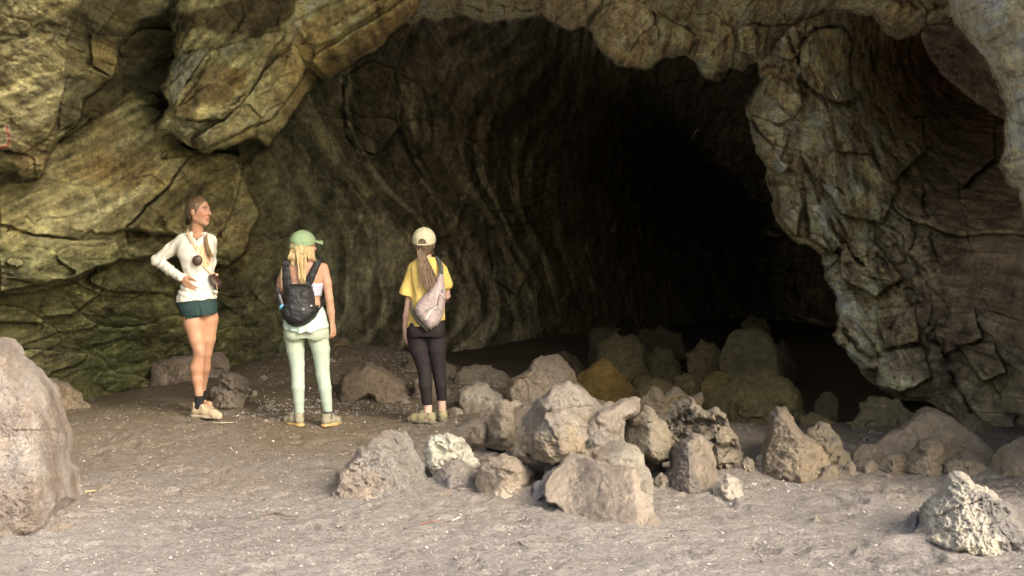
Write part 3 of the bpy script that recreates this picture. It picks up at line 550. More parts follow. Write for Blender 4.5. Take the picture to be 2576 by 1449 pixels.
# ---------------------------------------------------------------- boulders
ROCKK = 1.22; FEET = []
def rock(label, ring, Y=None, thick=0.5, seed=1, col=(0.27, 0.225, 0.175), slope=0.58, bulge=0.5, nf=6, rough=0.03, pit=0.0, planes=None, col2=None, group=None, step=1.5, name='boulder', base=None, mat=None, c2dir=None, rim=5.5, follow=False):
    ring = np.asarray(ring, float) * K
    by = ring[:, 1].max() if base is None else base * K
    auto = Y is None or follow
    if Y is None:
        Y = EYE * F / (by - 239.0)
        Y = EYE * F / (by - 239.0) * (1 - float(ground_z(((ring[:, 0].mean()) - 512) / F * Y, Y)) / EYE)
    if auto: Y -= 0.05
    px_m = F / Y                                         # picture units per metre here
    # drop the foot of the ring under the ground
    q_ = np.concatenate([ring + (np.roll(ring, -1, 0) - ring) * t for t in np.linspace(0, 1, 24)])
    ub = np.arange(ring[:, 0].min() - 6, ring[:, 0].max() + 7, 2.0); vb_ = np.full(len(ub), -1e9)
    np.maximum.at(vb_, np.clip(((q_[:, 0] - ub[0]) / 2).astype(int), 0, len(ub) - 1), q_[:, 1])
    ok = vb_ > -1e8; vb_ = np.interp(ub, ub[ok], vb_[ok])
    low = (ring[:, 1] > by - 9) | ((ring[:, 1] > by - 0.24 * np.ptp(ring[:, 1])) & auto)
    ring[:, 1] += np.where(low, 7 + 0.05 * px_m, 0)
    # subdivide and roughen the outline
    rg = np.random.default_rng(seed)
    pts = ring
    for it in range(8):
        nx = np.roll(pts, -1, 0); L = np.linalg.norm(nx - pts, axis=1)
        if L.max() < step * 1.3: break
        out = []
        for a, b_, l in zip(pts, nx, L):
            out.append(a)
            if l > step * 1.3:
                nrm = np.array((-(b_ - a)[1], (b_ - a)[0])) / (l + 1e-9)
                out.append((a + b_) / 2 + nrm * rg.normal() * min(l, 22) * (0.055 + 1.0 * rough))
        pts = np.array(out)
    ringd = pts; nr_ = len(ringd)
    x0, y0 = ringd.min(0); x1, y1 = ringd.max(0)
    gx_, gy_ = np.meshgrid(np.arange(x0, x1, step), np.arange(y0, y1, step))
    gx_ = gx_ + rg.uniform(-.25, .25, gx_.shape) * step; gy_ = gy_ + rg.uniform(-.25, .25, gy_.shape) * step
    sdv = poly_sd(gx_.ravel(), gy_.ravel(), ringd)
    ins = sdv < -step * 0.6
    inner = np.c_[gx_.ravel()[ins], gy_.ravel()[ins]]
    allp = np.r_[ringd, inner]
    res = delaunay_2d_cdt([Vector(p_) for p_ in allp], [], [list(range(nr_))], 1, 1e-5)
    ov = np.array([tuple(v_) for v_ in res[0]]); of = [list(f_) for f_ in res[2] if len(f_) == 3]
    sd_ = np.minimum(poly_sd(ov[:, 0], ov[:, 1], ringd), 0)
    dm = -sd_ / px_m                                      # metres in from the outline
    H = (y1 - y0) / px_m; W = (x1 - x0) / px_m; S = min(H, W)
    mx = (ov[:, 0] - (x0 + x1) / 2) / px_m; mz = (by - ov[:, 1]) / px_m
    h = rim * dm * (1 + 0.8 * pn(mx * 3 / S, mz * 3 / S, 1, seed + 6))
    h = h + 0.10 * S * pn(mx * 2.2 / S, mz * 2.2 / S, 0, seed + 5)
    cap = bulge * S
    if planes is None:
        for k in range(nf):
            a = rg.uniform(0, 2 * math.pi); t = rg.uniform(0.2, 1.1)
            off = cap * rg.uniform(0.35, 0.85)
            h = np.minimum(h, off + t * (math.cos(a) * mx + math.sin(a) * (mz - H / 2)))
    else:
        for (gx1, gz1, off) in planes: h = np.minimum(h, off * S + gx1 * mx + gz1 * (mz - H / 2))
    h = np.minimum(h, cap)
    h = np.where(dm <= 1e-6, 0, h)
    h = np.maximum(h, np.minimum(0.7 * dm, 0.07))
    fh, fe = facet(mx * 5 / max(S, .3) + pn(mx * 6, mz * 6, 0, seed), mz * 5 / max(S, .3), seed + 9)
    inw = sstep(0, 0.05, dm)
    fs_ = 1.5 / max(S, .25)
    fh2, _e = facet(mx * fs_ + .4 * pn(mx * 5, mz * 5, 0, seed + 61), mz * fs_ * 1.3, seed + 71, 1.0, 0.25)
    h = h + inw * (min(S, .4) * (0.02 + rough * 1.9) * fh2 + 0.35 * rough * fh * min(S, .4) + (0.01 + rough) * 1.3 * fbm(mx * 9, mz * 11, seed, 5, seed + 2, 0.68, ridged=True) * 0.6 - 0.05 * (0.3 + 8 * rough) * min(S, .6) * np.exp(-_e / 0.05) * sstep(-.1, .3, pn(mx * 4, mz * 4, 0, seed + 81)))
    if pit > 0: h = h - inw * pit * sstep(0.05, 0.4, fbm(mx * 11, mz * 11, 0, 3, seed + 3, 0.6)) 
    if auto:          # the foot follows the ground line column by column
        og = np.clip(Y * (by - vb_) / np.maximum(vb_ - 239, 60), 0, max(0.6 * thick, 0.35 * W))
        lim = 2.0 * 1.6 / px_m * (2.5 if follow else 1)
        for i_ in range(1, len(og)): og[i_] = min(og[i_], og[i_ - 1] + lim)
        for i_ in range(len(og) - 2, -1, -1): og[i_] = min(og[i_], og[i_ + 1] + lim)
        for _ in range(4): og = np.convolve(np.pad(og, 3, mode='edge'), np.ones(7) / 7, 'valid')
        Yd = Y + np.interp(ov[:, 0], ub, og) + slope * np.maximum(mz, 0) - h
    else:
        Yd = Y + slope * np.maximum(mz, 0) - h
    fx_, fy_, fz_ = P(ov[:, 0], ov[:, 1], Yd)
    verts = [np.stack([fx_, fy_, fz_], -1)]
    # ring indices in output
    om = {}
    for i_, src in enumerate(res[3]):
        for s_ in src:
            if s_ < nr_: om[s_] = i_
    ri = [om[i_] for i_ in range(nr_)]
    ringY = Yd[ri]; cen = ringd.mean(0)
    faces = of; n0 = len(ov); prev = ri
    for k, (t, sc) in enumerate(((0.12, 0.955), (0.35, 0.87), (0.65, 0.70), (0.9, 0.45), (1.0, 0.15))):
        q = cen + (ringd - cen) * sc
        q[:, 1] = np.where(ringd[:, 1] > cen[1], ringd[:, 1] + (0 if t < 0.8 else 0), q[:, 1])
        yy = ringY * (1 - 0.0) + thick * t
        # keep metric size constant while receding
        f_ = 1.0                                     # recede out of sight behind the outline
        qq = np.c_[512 + (q[:, 0] - 512) * f_, 239 + (q[:, 1] - 239) * f_]
        a_, b_, c_ = P(qq[:, 0], qq[:, 1], yy)
        verts.append(np.stack([a_, b_, c_], -1))
        cur = list(range(n0 + k * nr_, n0 + (k + 1) * nr_))
        for i_ in range(nr_):
            j_ = (i_ + 1) % nr_
            faces.append([prev[i_], prev[j_], cur[j_], cur[i_]])
        prev = cur
    faces.append(prev[::-1])
    vv = np.concatenate(verts)
    o_ = vv.mean(0)
    g_ = max(4, 3 / S)
    for ax in range(3):
        vv[:, ax] += rough * 0.55 * fbm(vv[:, 0] * g_, vv[:, 1] * g_, vv[:, 2] * g_, 4, seed + 20 + ax, 0.55) * (0.5 if ax != 1 else 1)
    col = np.array(col) * ROCKK; col2 = None if col2 is None else np.array(col2) * ROCKK
    cl = np.tile(np.array(col, float), (len(vv), 1))
    nz = fbm(vv[:, 0] * 3, vv[:, 1] * 3, vv[:, 2] * 3, 4, seed + 30)
    cl *= (1 + 0.25 * nz)[:, None]
    if col2 is not None:
        zz = (vv[:, 2] - vv[:, 2].min()) / (np.ptp(vv[:, 2]) + 1e-6); xx = (vv[:, 0] - vv[:, 0].min()) / (np.ptp(vv[:, 0]) + 1e-6)
        q = {'low': 1 - zz, 'top': zz, 'right': xx, 'left': 1 - xx, None: 0.5 + 0 * zz}[c2dir]
        t = sstep(0.45, 0.62, q + 0.5 * nz)[:, None]; cl = cl * (1 - t) + np.array(col2) * t
    gz = float(ground_z(o_[0], o_[1]))
    if Y < 13 and not follow: FEET.append((o_[0], Y + thick * .45, W * .42, thick * .5))
    org = np.array((o_[0], o_[1], min(gz, vv[:, 2].min() + 0.1)))
    ob = raw_mesh(name, vv - org, faces, mat or M_ROCK, cols=np.clip(cl, .02, .8))
    ob.location = org
    # creases stay crisp
    ob.data.set_sharp_from_angle(angle=R(48))
    tag(ob, label, 'rock' if name != 'pebble' else 'stone', group)
    return ob
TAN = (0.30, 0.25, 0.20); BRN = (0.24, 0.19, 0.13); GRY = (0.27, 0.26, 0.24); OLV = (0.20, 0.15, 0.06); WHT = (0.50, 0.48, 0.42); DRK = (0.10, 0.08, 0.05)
G1 = 'boulders lying on the cave floor'
# left side
rock('huge pinkish boulder at the left edge, streaked white and pink', [(-330, 1500), (-330, 900), (-150, 840), (0, 850), (38, 852), (75, 905), (122, 950), (150, 985), (166, 1040), (186, 1110), (200, 1170), (216, 1218), (160, 1262), (120, 1310), (60, 1335), (0, 1350), (-100, 1420)],
     Y=7.8, thick=1.8, seed=3, col=(0.33, 0.275, 0.235), slope=0.55, bulge=0.35, nf=4, rough=0.03, col2=(0.40, 0.36, 0.33), group=G1, planes=[(-0.5, -0.25, .42), (0.15, -0.35, .45), (-0.1, 0.3, .5), (.7, .1, .6)], base=1325, follow=True)
rock('low dusty hump just right of the huge pinkish boulder', [(90, 1030), (110, 955), (140, 950), (170, 960), (205, 988), (225, 1015), (200, 1030)], Y=12.4, seed=4, col=BRN, group=G1, thick=.5)
rock('low flat-topped slab behind the bare legs of the woman in shorts', [(380, 985), (386, 915), (420, 902), (470, 893), (505, 886), (558, 885), (572, 900), (580, 925), (575, 955), (550, 1000), (430, 1005)], Y=13.9, seed=5, col=(0.22, 0.18, 0.14), group=G1, rough=.02, thick=.8)
rock('dark jagged rock right of the tan hiking boots', [(528, 1015), (532, 978), (548, 952), (575, 934), (600, 936), (622, 950), (628, 975), (612, 1005), (590, 1022), (550, 1025)], Y=12.1, seed=6, col=(0.20, 0.17, 0.13), group=G1, rough=.06, bulge=.5)
rock('olive block on the skyline beside the hand of the woman in green leggings', [(832, 905), (836, 862), (850, 850), (864, 848), (878, 862), (880, 895), (870, 910)], Y=15, seed=7, col=OLV, group=G1, rough=.02)
rock('ochre block leaning below the olive block right of the green leggings', [(845, 935), (850, 895), (872, 888), (890, 882), (902, 890), (903, 920), (890, 940)], Y=14.7, seed=8, col=(0.24, 0.17, 0.06), group=G1, rough=.02)
rock('sloping brown rock between the two women facing away', [(845, 1010), (852, 965), (862, 938), (900, 925), (920, 908), (935, 912), (975, 932), (1010, 955), (1038, 990), (1045, 1030), (990, 1020), (930, 1005), (880, 1015)], Y=12.9, seed=9, col=(0.25, 0.195, 0.13), group=G1, bulge=.4, planes=[(-.8, -.1, .55), (.35, -.2, .42), (0, .6, .6)], rough=.025)
rock('small upright tan stone left of the dark leggings', [(1022, 950), (1028, 893), (1045, 887), (1052, 905), (1058, 960)], Y=14, seed=10, col=BRN, group=G1)
rock('rough rock in the gap behind the dark leggings', [(1030, 1040), (1035, 960), (1070, 935), (1110, 960), (1150, 1000), (1155, 1060), (1100, 1075)], Y=12.6, seed=110, col=(0.25, 0.20, 0.15), group=G1, rough=.03)
rock('rounded brown rock right of the knees of the woman in dark leggings', [(1095, 965), (1100, 915), (1120, 904), (1138, 918), (1148, 935), (1150, 970)], Y=13.9, seed=11, col=(0.23, 0.19, 0.12), group=G1)
rock('wide domed rock on the skyline between dark leggings and tallest rock', [(1140, 985), (1147, 938), (1168, 922), (1200, 915), (1235, 918), (1265, 932), (1280, 948), (1282, 1000), (1200, 1010)], Y=13.2, seed=12, col=(0.23, 0.20, 0.14), group=G1, rough=.035)
rock('light brown rock below the wide domed rock', [(1145, 1050), (1152, 1002), (1172, 972), (1200, 958), (1228, 966), (1262, 990), (1290, 1020), (1296, 1060), (1240, 1070), (1180, 1062)], Y=12.0, seed=13, col=(0.28, 0.23, 0.165), col2=(.38, .35, .29), c2dir='top', group=G1, planes=[(-.5, -.3, .5), (.6, -.1, .5), (0, -.7, .35)])
rock('narrow upright wedge stone right of the dusty shoes', [(1222, 1088), (1232, 1045), (1262, 1005), (1285, 1010), (1293, 1040), (1296, 1082), (1280, 1100), (1240, 1095)], seed=14, col=(0.26, 0.215, 0.155), group=G1, rough=.02)
# middle pile
rock('tallest brown rock of the middle pile, crumbly peaked top', [(1276, 1010), (1279, 955), (1300, 945), (1330, 930), (1345, 905), (1362, 895), (1386, 892), (1412, 898), (1430, 915), (1445, 942), (1466, 968), (1470, 1030), (1380, 1060), (1300, 1060)], Y=12.0, seed=15, col=(0.27, 0.22, 0.155), group=G1, rough=.045, bulge=.45, thick=.9, planes=[(-.3, .2, .5), (.7, -.1, .55), (0, -.8, .3)])
rock('broad leaning rock below the tallest one, grey upper edge', [(1300, 1090), (1312, 1050), (1345, 1010), (1385, 975), (1430, 955), (1450, 965), (1478, 985), (1505, 1010), (1532, 1040), (1510, 1070), (1470, 1095), (1425, 1118), (1392, 1132), (1350, 1120)], seed=16, col=(0.285, 0.235, 0.17), col2=(.30, .27, .23), c2dir='top', group=G1, rough=.04, bulge=.26, slope=.8, planes=[(-.12, .12, .22), (.7, .5, .42), (.1, -.9, .4)], thick=.7, rim=7)
rock('flat slab propped upward to the right in the middle of the pile', [(1440, 1095), (1465, 1062), (1500, 1038), (1545, 1015), (1590, 998), (1612, 1003), (1608, 1035), (1572, 1058), (1560, 1090), (1545, 1110), (1490, 1118)], seed=17, col=(0.29, 0.25, 0.21), col2=(.27, .255, .23), c2dir='low', group=G1, bulge=.35, planes=[(.3, .5, .35), (-.2, -.6, .4), (.8, 0, .6)], rough=.02)
rock('pyramid stone between the propped slab and the pitted rock', [(1560, 1112), (1566, 1068), (1590, 1040), (1622, 1018), (1645, 1030), (1672, 1060), (1695, 1095), (1690, 1122), (1655, 1132), (1600, 1120)], seed=18, col=(0.25, 0.215, 0.155), group=G1, planes=[(-.9, -.2, .5), (.55, -.2, .5), (0, -1, .4)])
rock('two-humped tan rock behind the pitted rock', [(1610, 1040), (1616, 998), (1640, 972), (1660, 976), (1672, 992), (1692, 972), (1715, 982), (1742, 1000), (1765, 985), (1772, 1000), (1760, 1040), (1700, 1060)], Y=11.8, seed=19, col=(0.27, 0.21, 0.12), group=G1, rough=.03)
rock('pitted crumbly rock with many holes on the right of the pile', [(1668, 1130), (1672, 1050), (1684, 1018), (1712, 1008), (1738, 1000), (1762, 1022), (1812, 1036), (1836, 1068), (1855, 1110), (1864, 1150), (1860, 1172), (1830, 1178), (1790, 1170), (1730, 1160)], seed=20, col=(0.27, 0.23, 0.165), group=G1, rough=.06, pit=.10, bulge=.4, thick=.7)
rock('upright grey-brown pillar stone in front of the pitted rock', [(1676, 1218), (1672, 1188), (1686, 1140), (1708, 1108), (1736, 1088), (1758, 1090), (1778, 1104), (1796, 1142), (1804, 1188), (1798, 1226), (1770, 1240), (1728, 1236)], seed=21, col=(0.27, 0.225, 0.18), col2=(0.19, 0.165, 0.15), c2dir='left', group=G1, planes=[(-1.3, -.1, .45), (.35, -.1, .5), (0, -.5, .6)], bulge=.55)
rock('long tan slab standing behind the front plate', [(1368, 1200), (1370, 1135), (1392, 1092), (1412, 1088), (1440, 1098), (1510, 1112), (1600, 1120), (1618, 1142), (1636, 1190), (1652, 1235), (1655, 1268), (1620, 1268), (1480, 1250)], seed=22, col=(0.28, 0.225, 0.17), col2=(.36, .33, .27), c2dir='right', group=G1, bulge=.3, planes=[(.1, -.2, .28), (-.8, 0, .4), (.8, -.1, .5), (0, -1.1, .3)], rough=.025)
rock('dark grey slanting stone wedged left of the front plate', [(1322, 1248), (1345, 1215), (1382, 1185), (1425, 1140), (1448, 1150), (1440, 1190), (1400, 1248), (1360, 1262)], Y=8.55, seed=23, col=(0.20, 0.20, 0.21), group=G1, rough=.03)
rock('large smooth pinkish-tan plate in front of the pile', [(1372, 1262), (1366, 1240), (1372, 1212), (1400, 1175), (1432, 1136), (1446, 1140), (1490, 1154), (1550, 1168), (1598, 1176), (1606, 1200), (1612, 1232), (1640, 1268), (1700, 1322), (1600, 1322), (1500, 1306), (1440, 1290), (1400, 1272)],
     seed=24, col=(0.43, 0.36, 0.29), group=G1, slope=1.0, bulge=.3, planes=[(.10, .04, .20), (-1.9, -.2, .72), (0, -1.6, .7)], rough=.010, thick=.6, step=1.3, rim=9)
rock('small rough stone between the front plate and the pillar stone', [(1645, 1232), (1650, 1198), (1662, 1188), (1680, 1200), (1688, 1232), (1665, 1240)], seed=25, col=(0.30, 0.26, 0.2), group=G1, rough=.03, thick=.2)
rock('pale egg-shaped rock with whitish underside beside the front plate', [(1208, 1226), (1202, 1190), (1212, 1165), (1232, 1148), (1268, 1140), (1300, 1148), (1328, 1168), (1346, 1192), (1336, 1212), (1305, 1232), (1292, 1252), (1255, 1250), (1225, 1246)], seed=26, col=(0.36, 0.30, 0.235), col2=(.5, .47, .37), c2dir='low', mat=M_PALE, group=G1, bulge=.6, planes=[(.3, -.7, .42), (-.9, 0, .6), (.2, .8, .5)], rough=.02, thick=.4)
rock('flat brown stone behind the egg-shaped rock', [(1195, 1200), (1200, 1152), (1225, 1140), (1290, 1135), (1320, 1150), (1340, 1180), (1300, 1200)], Y=9.2, seed=27, col=TAN, group=G1)
rock('white-speckled rock on top of the lavender-grey one', [(1066, 1150), (1064, 1130), (1078, 1102), (1105, 1090), (1140, 1092), (1168, 1104), (1182, 1128), (1200, 1152), (1198, 1172), (1150, 1180), (1098, 1176), (1088, 1160)], Y=9.15, seed=28, col=(0.31, 0.28, 0.22), col2=(.50, .48, .40), c2dir='top', mat=M_PALE, group=G1, rough=.05, pit=.02, slope=.3, thick=.4)
rock('lavender-grey rock below the white-speckled rock', [(1088, 1214), (1092, 1192), (1105, 1168), (1130, 1158), (1165, 1155), (1198, 1165), (1208, 1188), (1206, 1212), (1180, 1222), (1130, 1226)], seed=29, col=(0.30, 0.285, 0.29), col2=(.30, .27, .24), c2dir='top', group=G1, rough=.03, thick=.4)
rock('large two-tone rock at the left of the front row, flat grey face', [(830, 1244), (826, 1214), (845, 1190), (868, 1172), (886, 1150), (905, 1122), (925, 1112), (945, 1098), (962, 1086), (985, 1080), (1018, 1082), (1036, 1108), (1052, 1140), (1068, 1168), (1072, 1200), (1074, 1230), (1010, 1236), (930, 1243), (870, 1248)],
     seed=30, col=(0.33, 0.28, 0.235), col2=(0.27, 0.26, 0.24), c2dir='right', group=G1, rough=.045, bulge=.38, planes=[(.12, -.06, .30), (-.55, -.2, .32), (0, -1.0, .34)], thick=.7, step=1.3)
# right group
rock('tall pointed brown rock of the right-hand group', [(1897, 1182), (1902, 1160), (1918, 1120), (1928, 1080), (1934, 1042), (1952, 1022), (1978, 1024), (1996, 1048), (2006, 1072), (2045, 1105), (2085, 1145), (2112, 1175), (2118, 1195), (2040, 1198), (1950, 1190)], seed=31, col=(0.28, 0.225, 0.16), group=G1, rough=.035, bulge=.45, thick=.7, planes=[(.45, -.1, .5), (-1.3, 0, .5), (0, -.9, .5)])
rock('perforated slab leaning behind the tall pointed rock', [(2010, 1110), (2035, 1078), (2060, 1060), (2084, 1064), (2100, 1085), (2120, 1125), (2142, 1160), (2138, 1185), (2080, 1185), (2040, 1150)], Y=9.75, seed=32, col=(0.27, 0.23, 0.155), group=G1, rough=.04, pit=.05)
rock('little round stone at the foot of the tall pointed rock', [(1895, 1180), (1900, 1152), (1915, 1140), (1935, 1160), (1940, 1185), (1915, 1190)], seed=33, col=TAN, group=G1, thick=.2)
rock('long smooth brown slab sloping both ways on the right', [(2143, 1185), (2148, 1142), (2175, 1118), (2230, 1092), (2278, 1064), (2306, 1032), (2328, 1022), (2362, 1030), (2400, 1050), (2445, 1085), (2490, 1125), (2512, 1148), (2500, 1165), (2430, 1180), (2300, 1190), (2200, 1195)], Y=9.9, seed=34, col=(0.265, 0.21, 0.135), group=G1, rough=.014, bulge=.25, slope=.7, planes=[(-.25, -.1, .25), (.35, -.1, .25), (0, -.9, .5)], thick=.8)
rock('knobbly rock leaning on the middle of the long slab', [(2282, 1195), (2278, 1165), (2288, 1130), (2308, 1108), (2340, 1095), (2362, 1100), (2385, 1122), (2402, 1152), (2405, 1185), (2350, 1200)], seed=35, col=(0.27, 0.22, 0.15), group=G1, rough=.045)
rock('cracked brown stone under the left end of the long slab', [(2215, 1195), (2212, 1168), (2230, 1148), (2262, 1140), (2284, 1155), (2290, 1190), (2250, 1200)], seed=36, col=(0.25, 0.205, 0.14), group=G1, rough=.04)
rock('small stone at the left tip of the long slab', [(2158, 1192), (2162, 1165), (2185, 1158), (2212, 1170), (2214, 1192), (2185, 1200)], seed=37, col=(0.27, 0.22, 0.155), group=G1, rough=.03, thick=.3)
rock('crumbling stone under the right half of the long slab', [(2360, 1195), (2370, 1165), (2400, 1150), (2440, 1158), (2490, 1170), (2500, 1190), (2430, 1200)], seed=38, col=(0.27, 0.22, 0.15), group=G1, rough=.04)
rock('smooth brown rock cut off by the right edge of the photo', [(2486, 1180), (2495, 1150), (2520, 1122), (2550, 1108), (2600, 1095), (2700, 1100), (2720, 1190), (2600, 1200), (2520, 1195)], seed=39, col=(0.26, 0.205, 0.135), group=G1, rough=.02)
rock('large white and charcoal rock at the lower right', [(2314, 1340), (2312, 1300), (2325, 1268), (2352, 1242), (2372, 1212), (2386, 1190), (2412, 1186), (2440, 1198), (2470, 1222), (2508, 1244), (2552, 1278), (2600, 1315), (2640, 1400), (2560, 1392), (2480, 1372), (2400, 1358), (2350, 1350)],
     base=1362, seed=40, col=(0.48, 0.445, 0.375), col2=(0.20, 0.19, 0.18), c2dir='right', group=G1, mat=M_PALE, rough=.05, bulge=.4, planes=[(-.45, 0, .4), (.35, -.1, .42), (0, -.9, .5)], thick=.6, step=1.3)
rock('small lavender stone at the left foot of the white rock', [(2284, 1318), (2290, 1290), (2308, 1284), (2322, 1300), (2326, 1330), (2305, 1340)], seed=41, col=(0.25, 0.22, 0.24), group=G1, rough=.03, thick=.2)
rock('flat tan stone on open ground left of the white rock', [(2036, 1312), (2038, 1300), (2055, 1292), (2080, 1298), (2088, 1312), (2060, 1320)], seed=42, col=(0.36, 0.32, 0.25), group=G1, rough=.02, thick=.15)
rock('low slab between the pyramid stone and the pillar stone', [(1555, 1150), (1565, 1118), (1600, 1105), (1650, 1115), (1668, 1145), (1640, 1165)], seed=81, col=(0.28, 0.235, 0.18), group=G1, rough=.03, thick=.3)
rock('wedge stone under the left end of the broad leaning rock', [(1286, 1118), (1300, 1078), (1326, 1062), (1345, 1098), (1335, 1126)], seed=82, col=(0.28, 0.23, 0.17), group=G1, rough=.03, thick=.3)
rock('low whitish heap of rock right of the pillar stone', [(1798, 1246), (1806, 1205), (1830, 1192), (1858, 1206), (1885, 1232), (1896, 1248), (1840, 1254)], seed=83, col=(0.38, 0.34, 0.28), group=G1, rough=.04, thick=.3, mat=M_PALE)
rock('small tan stone at the right foot of the pitted rock', [(1858, 1192), (1862, 1160), (1882, 1150), (1898, 1165), (1896, 1192)], seed=84, col=(0.29, 0.24, 0.18), group=G1, rough=.03, thick=.2)
rock('small stone between the perforated slab and the long slab', [(2116, 1200), (2124, 1168), (2146, 1160), (2162, 1188), (2140, 1204)], seed=85, col=(0.28, 0.235, 0.17), group=G1, rough=.03, thick=.2)
rock('low stone at the right foot of the tall pointed rock', [(2056, 1206), (2070, 1174), (2104, 1172), (2124, 1202), (2090, 1210)], seed=86, col=(0.28, 0.235, 0.17), group=G1, rough=.03, thick=.25)
rock('grey low slab beneath the propped slab', [(1470, 1140), (1490, 1104), (1545, 1092), (1575, 1112), (1570, 1138), (1520, 1146)], seed=87, col=(0.27, 0.25, 0.225), group=G1, rough=.025, thick=.4)
rock('brown wedge between the two lower rocks right of the dark leggings', [(1170, 1100), (1180, 1068), (1215, 1056), (1236, 1078), (1232, 1104)], seed=88, col=(0.26, 0.21, 0.15), group=G1, rough=.03, thick=.3)
# loose stones between the boulders: one stone, copied
USED = {}
ANCH = [(950, 1200, 'large two-tone rock of the front row'), (1130, 1130, 'white-speckled rock'), (1270, 1200, 'egg-shaped pale rock'), (1500, 1240, 'large smooth front plate'), (1740, 1180, 'upright grey-brown pillar stone'),
  (1790, 1110, 'pitted crumbly rock'), (1420, 1050, 'broad leaning rock'), (1990, 1130, 'tall pointed brown rock'), (2330, 1120, 'long smooth slab on the right'), (2430, 1290, 'large white and charcoal rock'), (100, 1150, 'huge pinkish boulder'),
  (520, 1030, 'hiking boots of the woman in shorts'), (738, 1068, 'shoes of the woman in mint leggings'), (1060, 1065, 'shoes of the woman in dark leggings'), (1220, 1020, 'light brown rock on the slope'), (1620, 1080, 'pyramid stone of the middle pile'), (945, 950, 'sloping brown rock between the women')]
st = rock('small loose stone lying among the boulders', [(1490, 1240), (1494, 1222), (1510, 1212), (1530, 1216), (1542, 1232), (1536, 1244)], seed=91, col=(0.33, 0.28, 0.225), rough=.02, thick=.16, group='loose stones at the feet of the boulders', name='loose_stone')
rs = np.random.default_rng(5); SPOTS = [(1120, 1245), (1180, 1240), (1355, 1262), (1640, 1250), (1665, 1262), (1712, 1252), (1820, 1235), (1860, 1195), (1880, 1180), (1625, 1145), (1655, 1160), (1540, 1125), (1590, 1140), (1310, 1150), (1345, 1160), (1235, 1100), (1300, 1115),
  (1210, 1090), (1140, 1075), (1020, 1050), (2140, 1200), (2235, 1205), (2310, 1206), (2430, 1205), (2470, 1195), (1960, 1200), (2010, 1205), (2070, 1204), (640, 1035), (660, 1015), (700, 985), (820, 960), (830, 1000), (600, 1035), (905, 1260), (860, 1255), (560, 1030), (940, 1035), (1010, 1045), (1400, 1150),
  (1700, 1145), (1745, 1085), (1880, 1120), (1890, 1090), (2180, 1130), (230, 1030), (250, 1240), (150, 1345), (2290, 1350), (2345, 1370)]
for k_, (dx_, dy_) in enumerate(SPOTS):
    yy = EYE * F / (dy_ * K - 239); xx = (dx_ * K - 512) / F * yy; o2 = st if k_ == 0 else st.copy()
    if k_: C.objects.link(o2)
    s0 = rs.uniform(.30, .95) * (.7 if dy_ > 1240 else 1); o2.scale = (s0 * rs.uniform(.8, 1.3), s0, s0 * rs.uniform(.5, .95)); o2.rotation_euler = (rs.uniform(-.3, .3), rs.uniform(-.3, .3), rs.uniform(0, 6.28))
    o2.location = (xx, yy, float(ground_z(xx, yy)) - .01)
    ax_, ay_, nm_ = min(ANCH, key=lambda a: math.hypot(a[0] - dx_, (a[1] - dy_) * 2))
    ex_, ey_ = dx_ - ax_, (dy_ - ay_) * 1.6
    dr_ = ('right of' if ex_ > 0 else 'left of') if abs(ex_) > abs(ey_) else ('in front of' if ey_ > 0 else 'behind')
    USED.setdefault((nm_, dr_), []).append((math.hypot(ex_, ey_), o2))
for (nm_, dr_), lst in USED.items():
    lst.sort(key=lambda t: t[0])
    words = [''] if len(lst) == 1 else ['closest ', 'second ', 'third ', 'fourth ', 'fifth ', 'sixth ', 'seventh ', 'eighth ']
    for w_, (_, o2) in zip(words, lst): o2['label'] = w_ + 'loose stone ' + dr_ + ' the ' + nm_
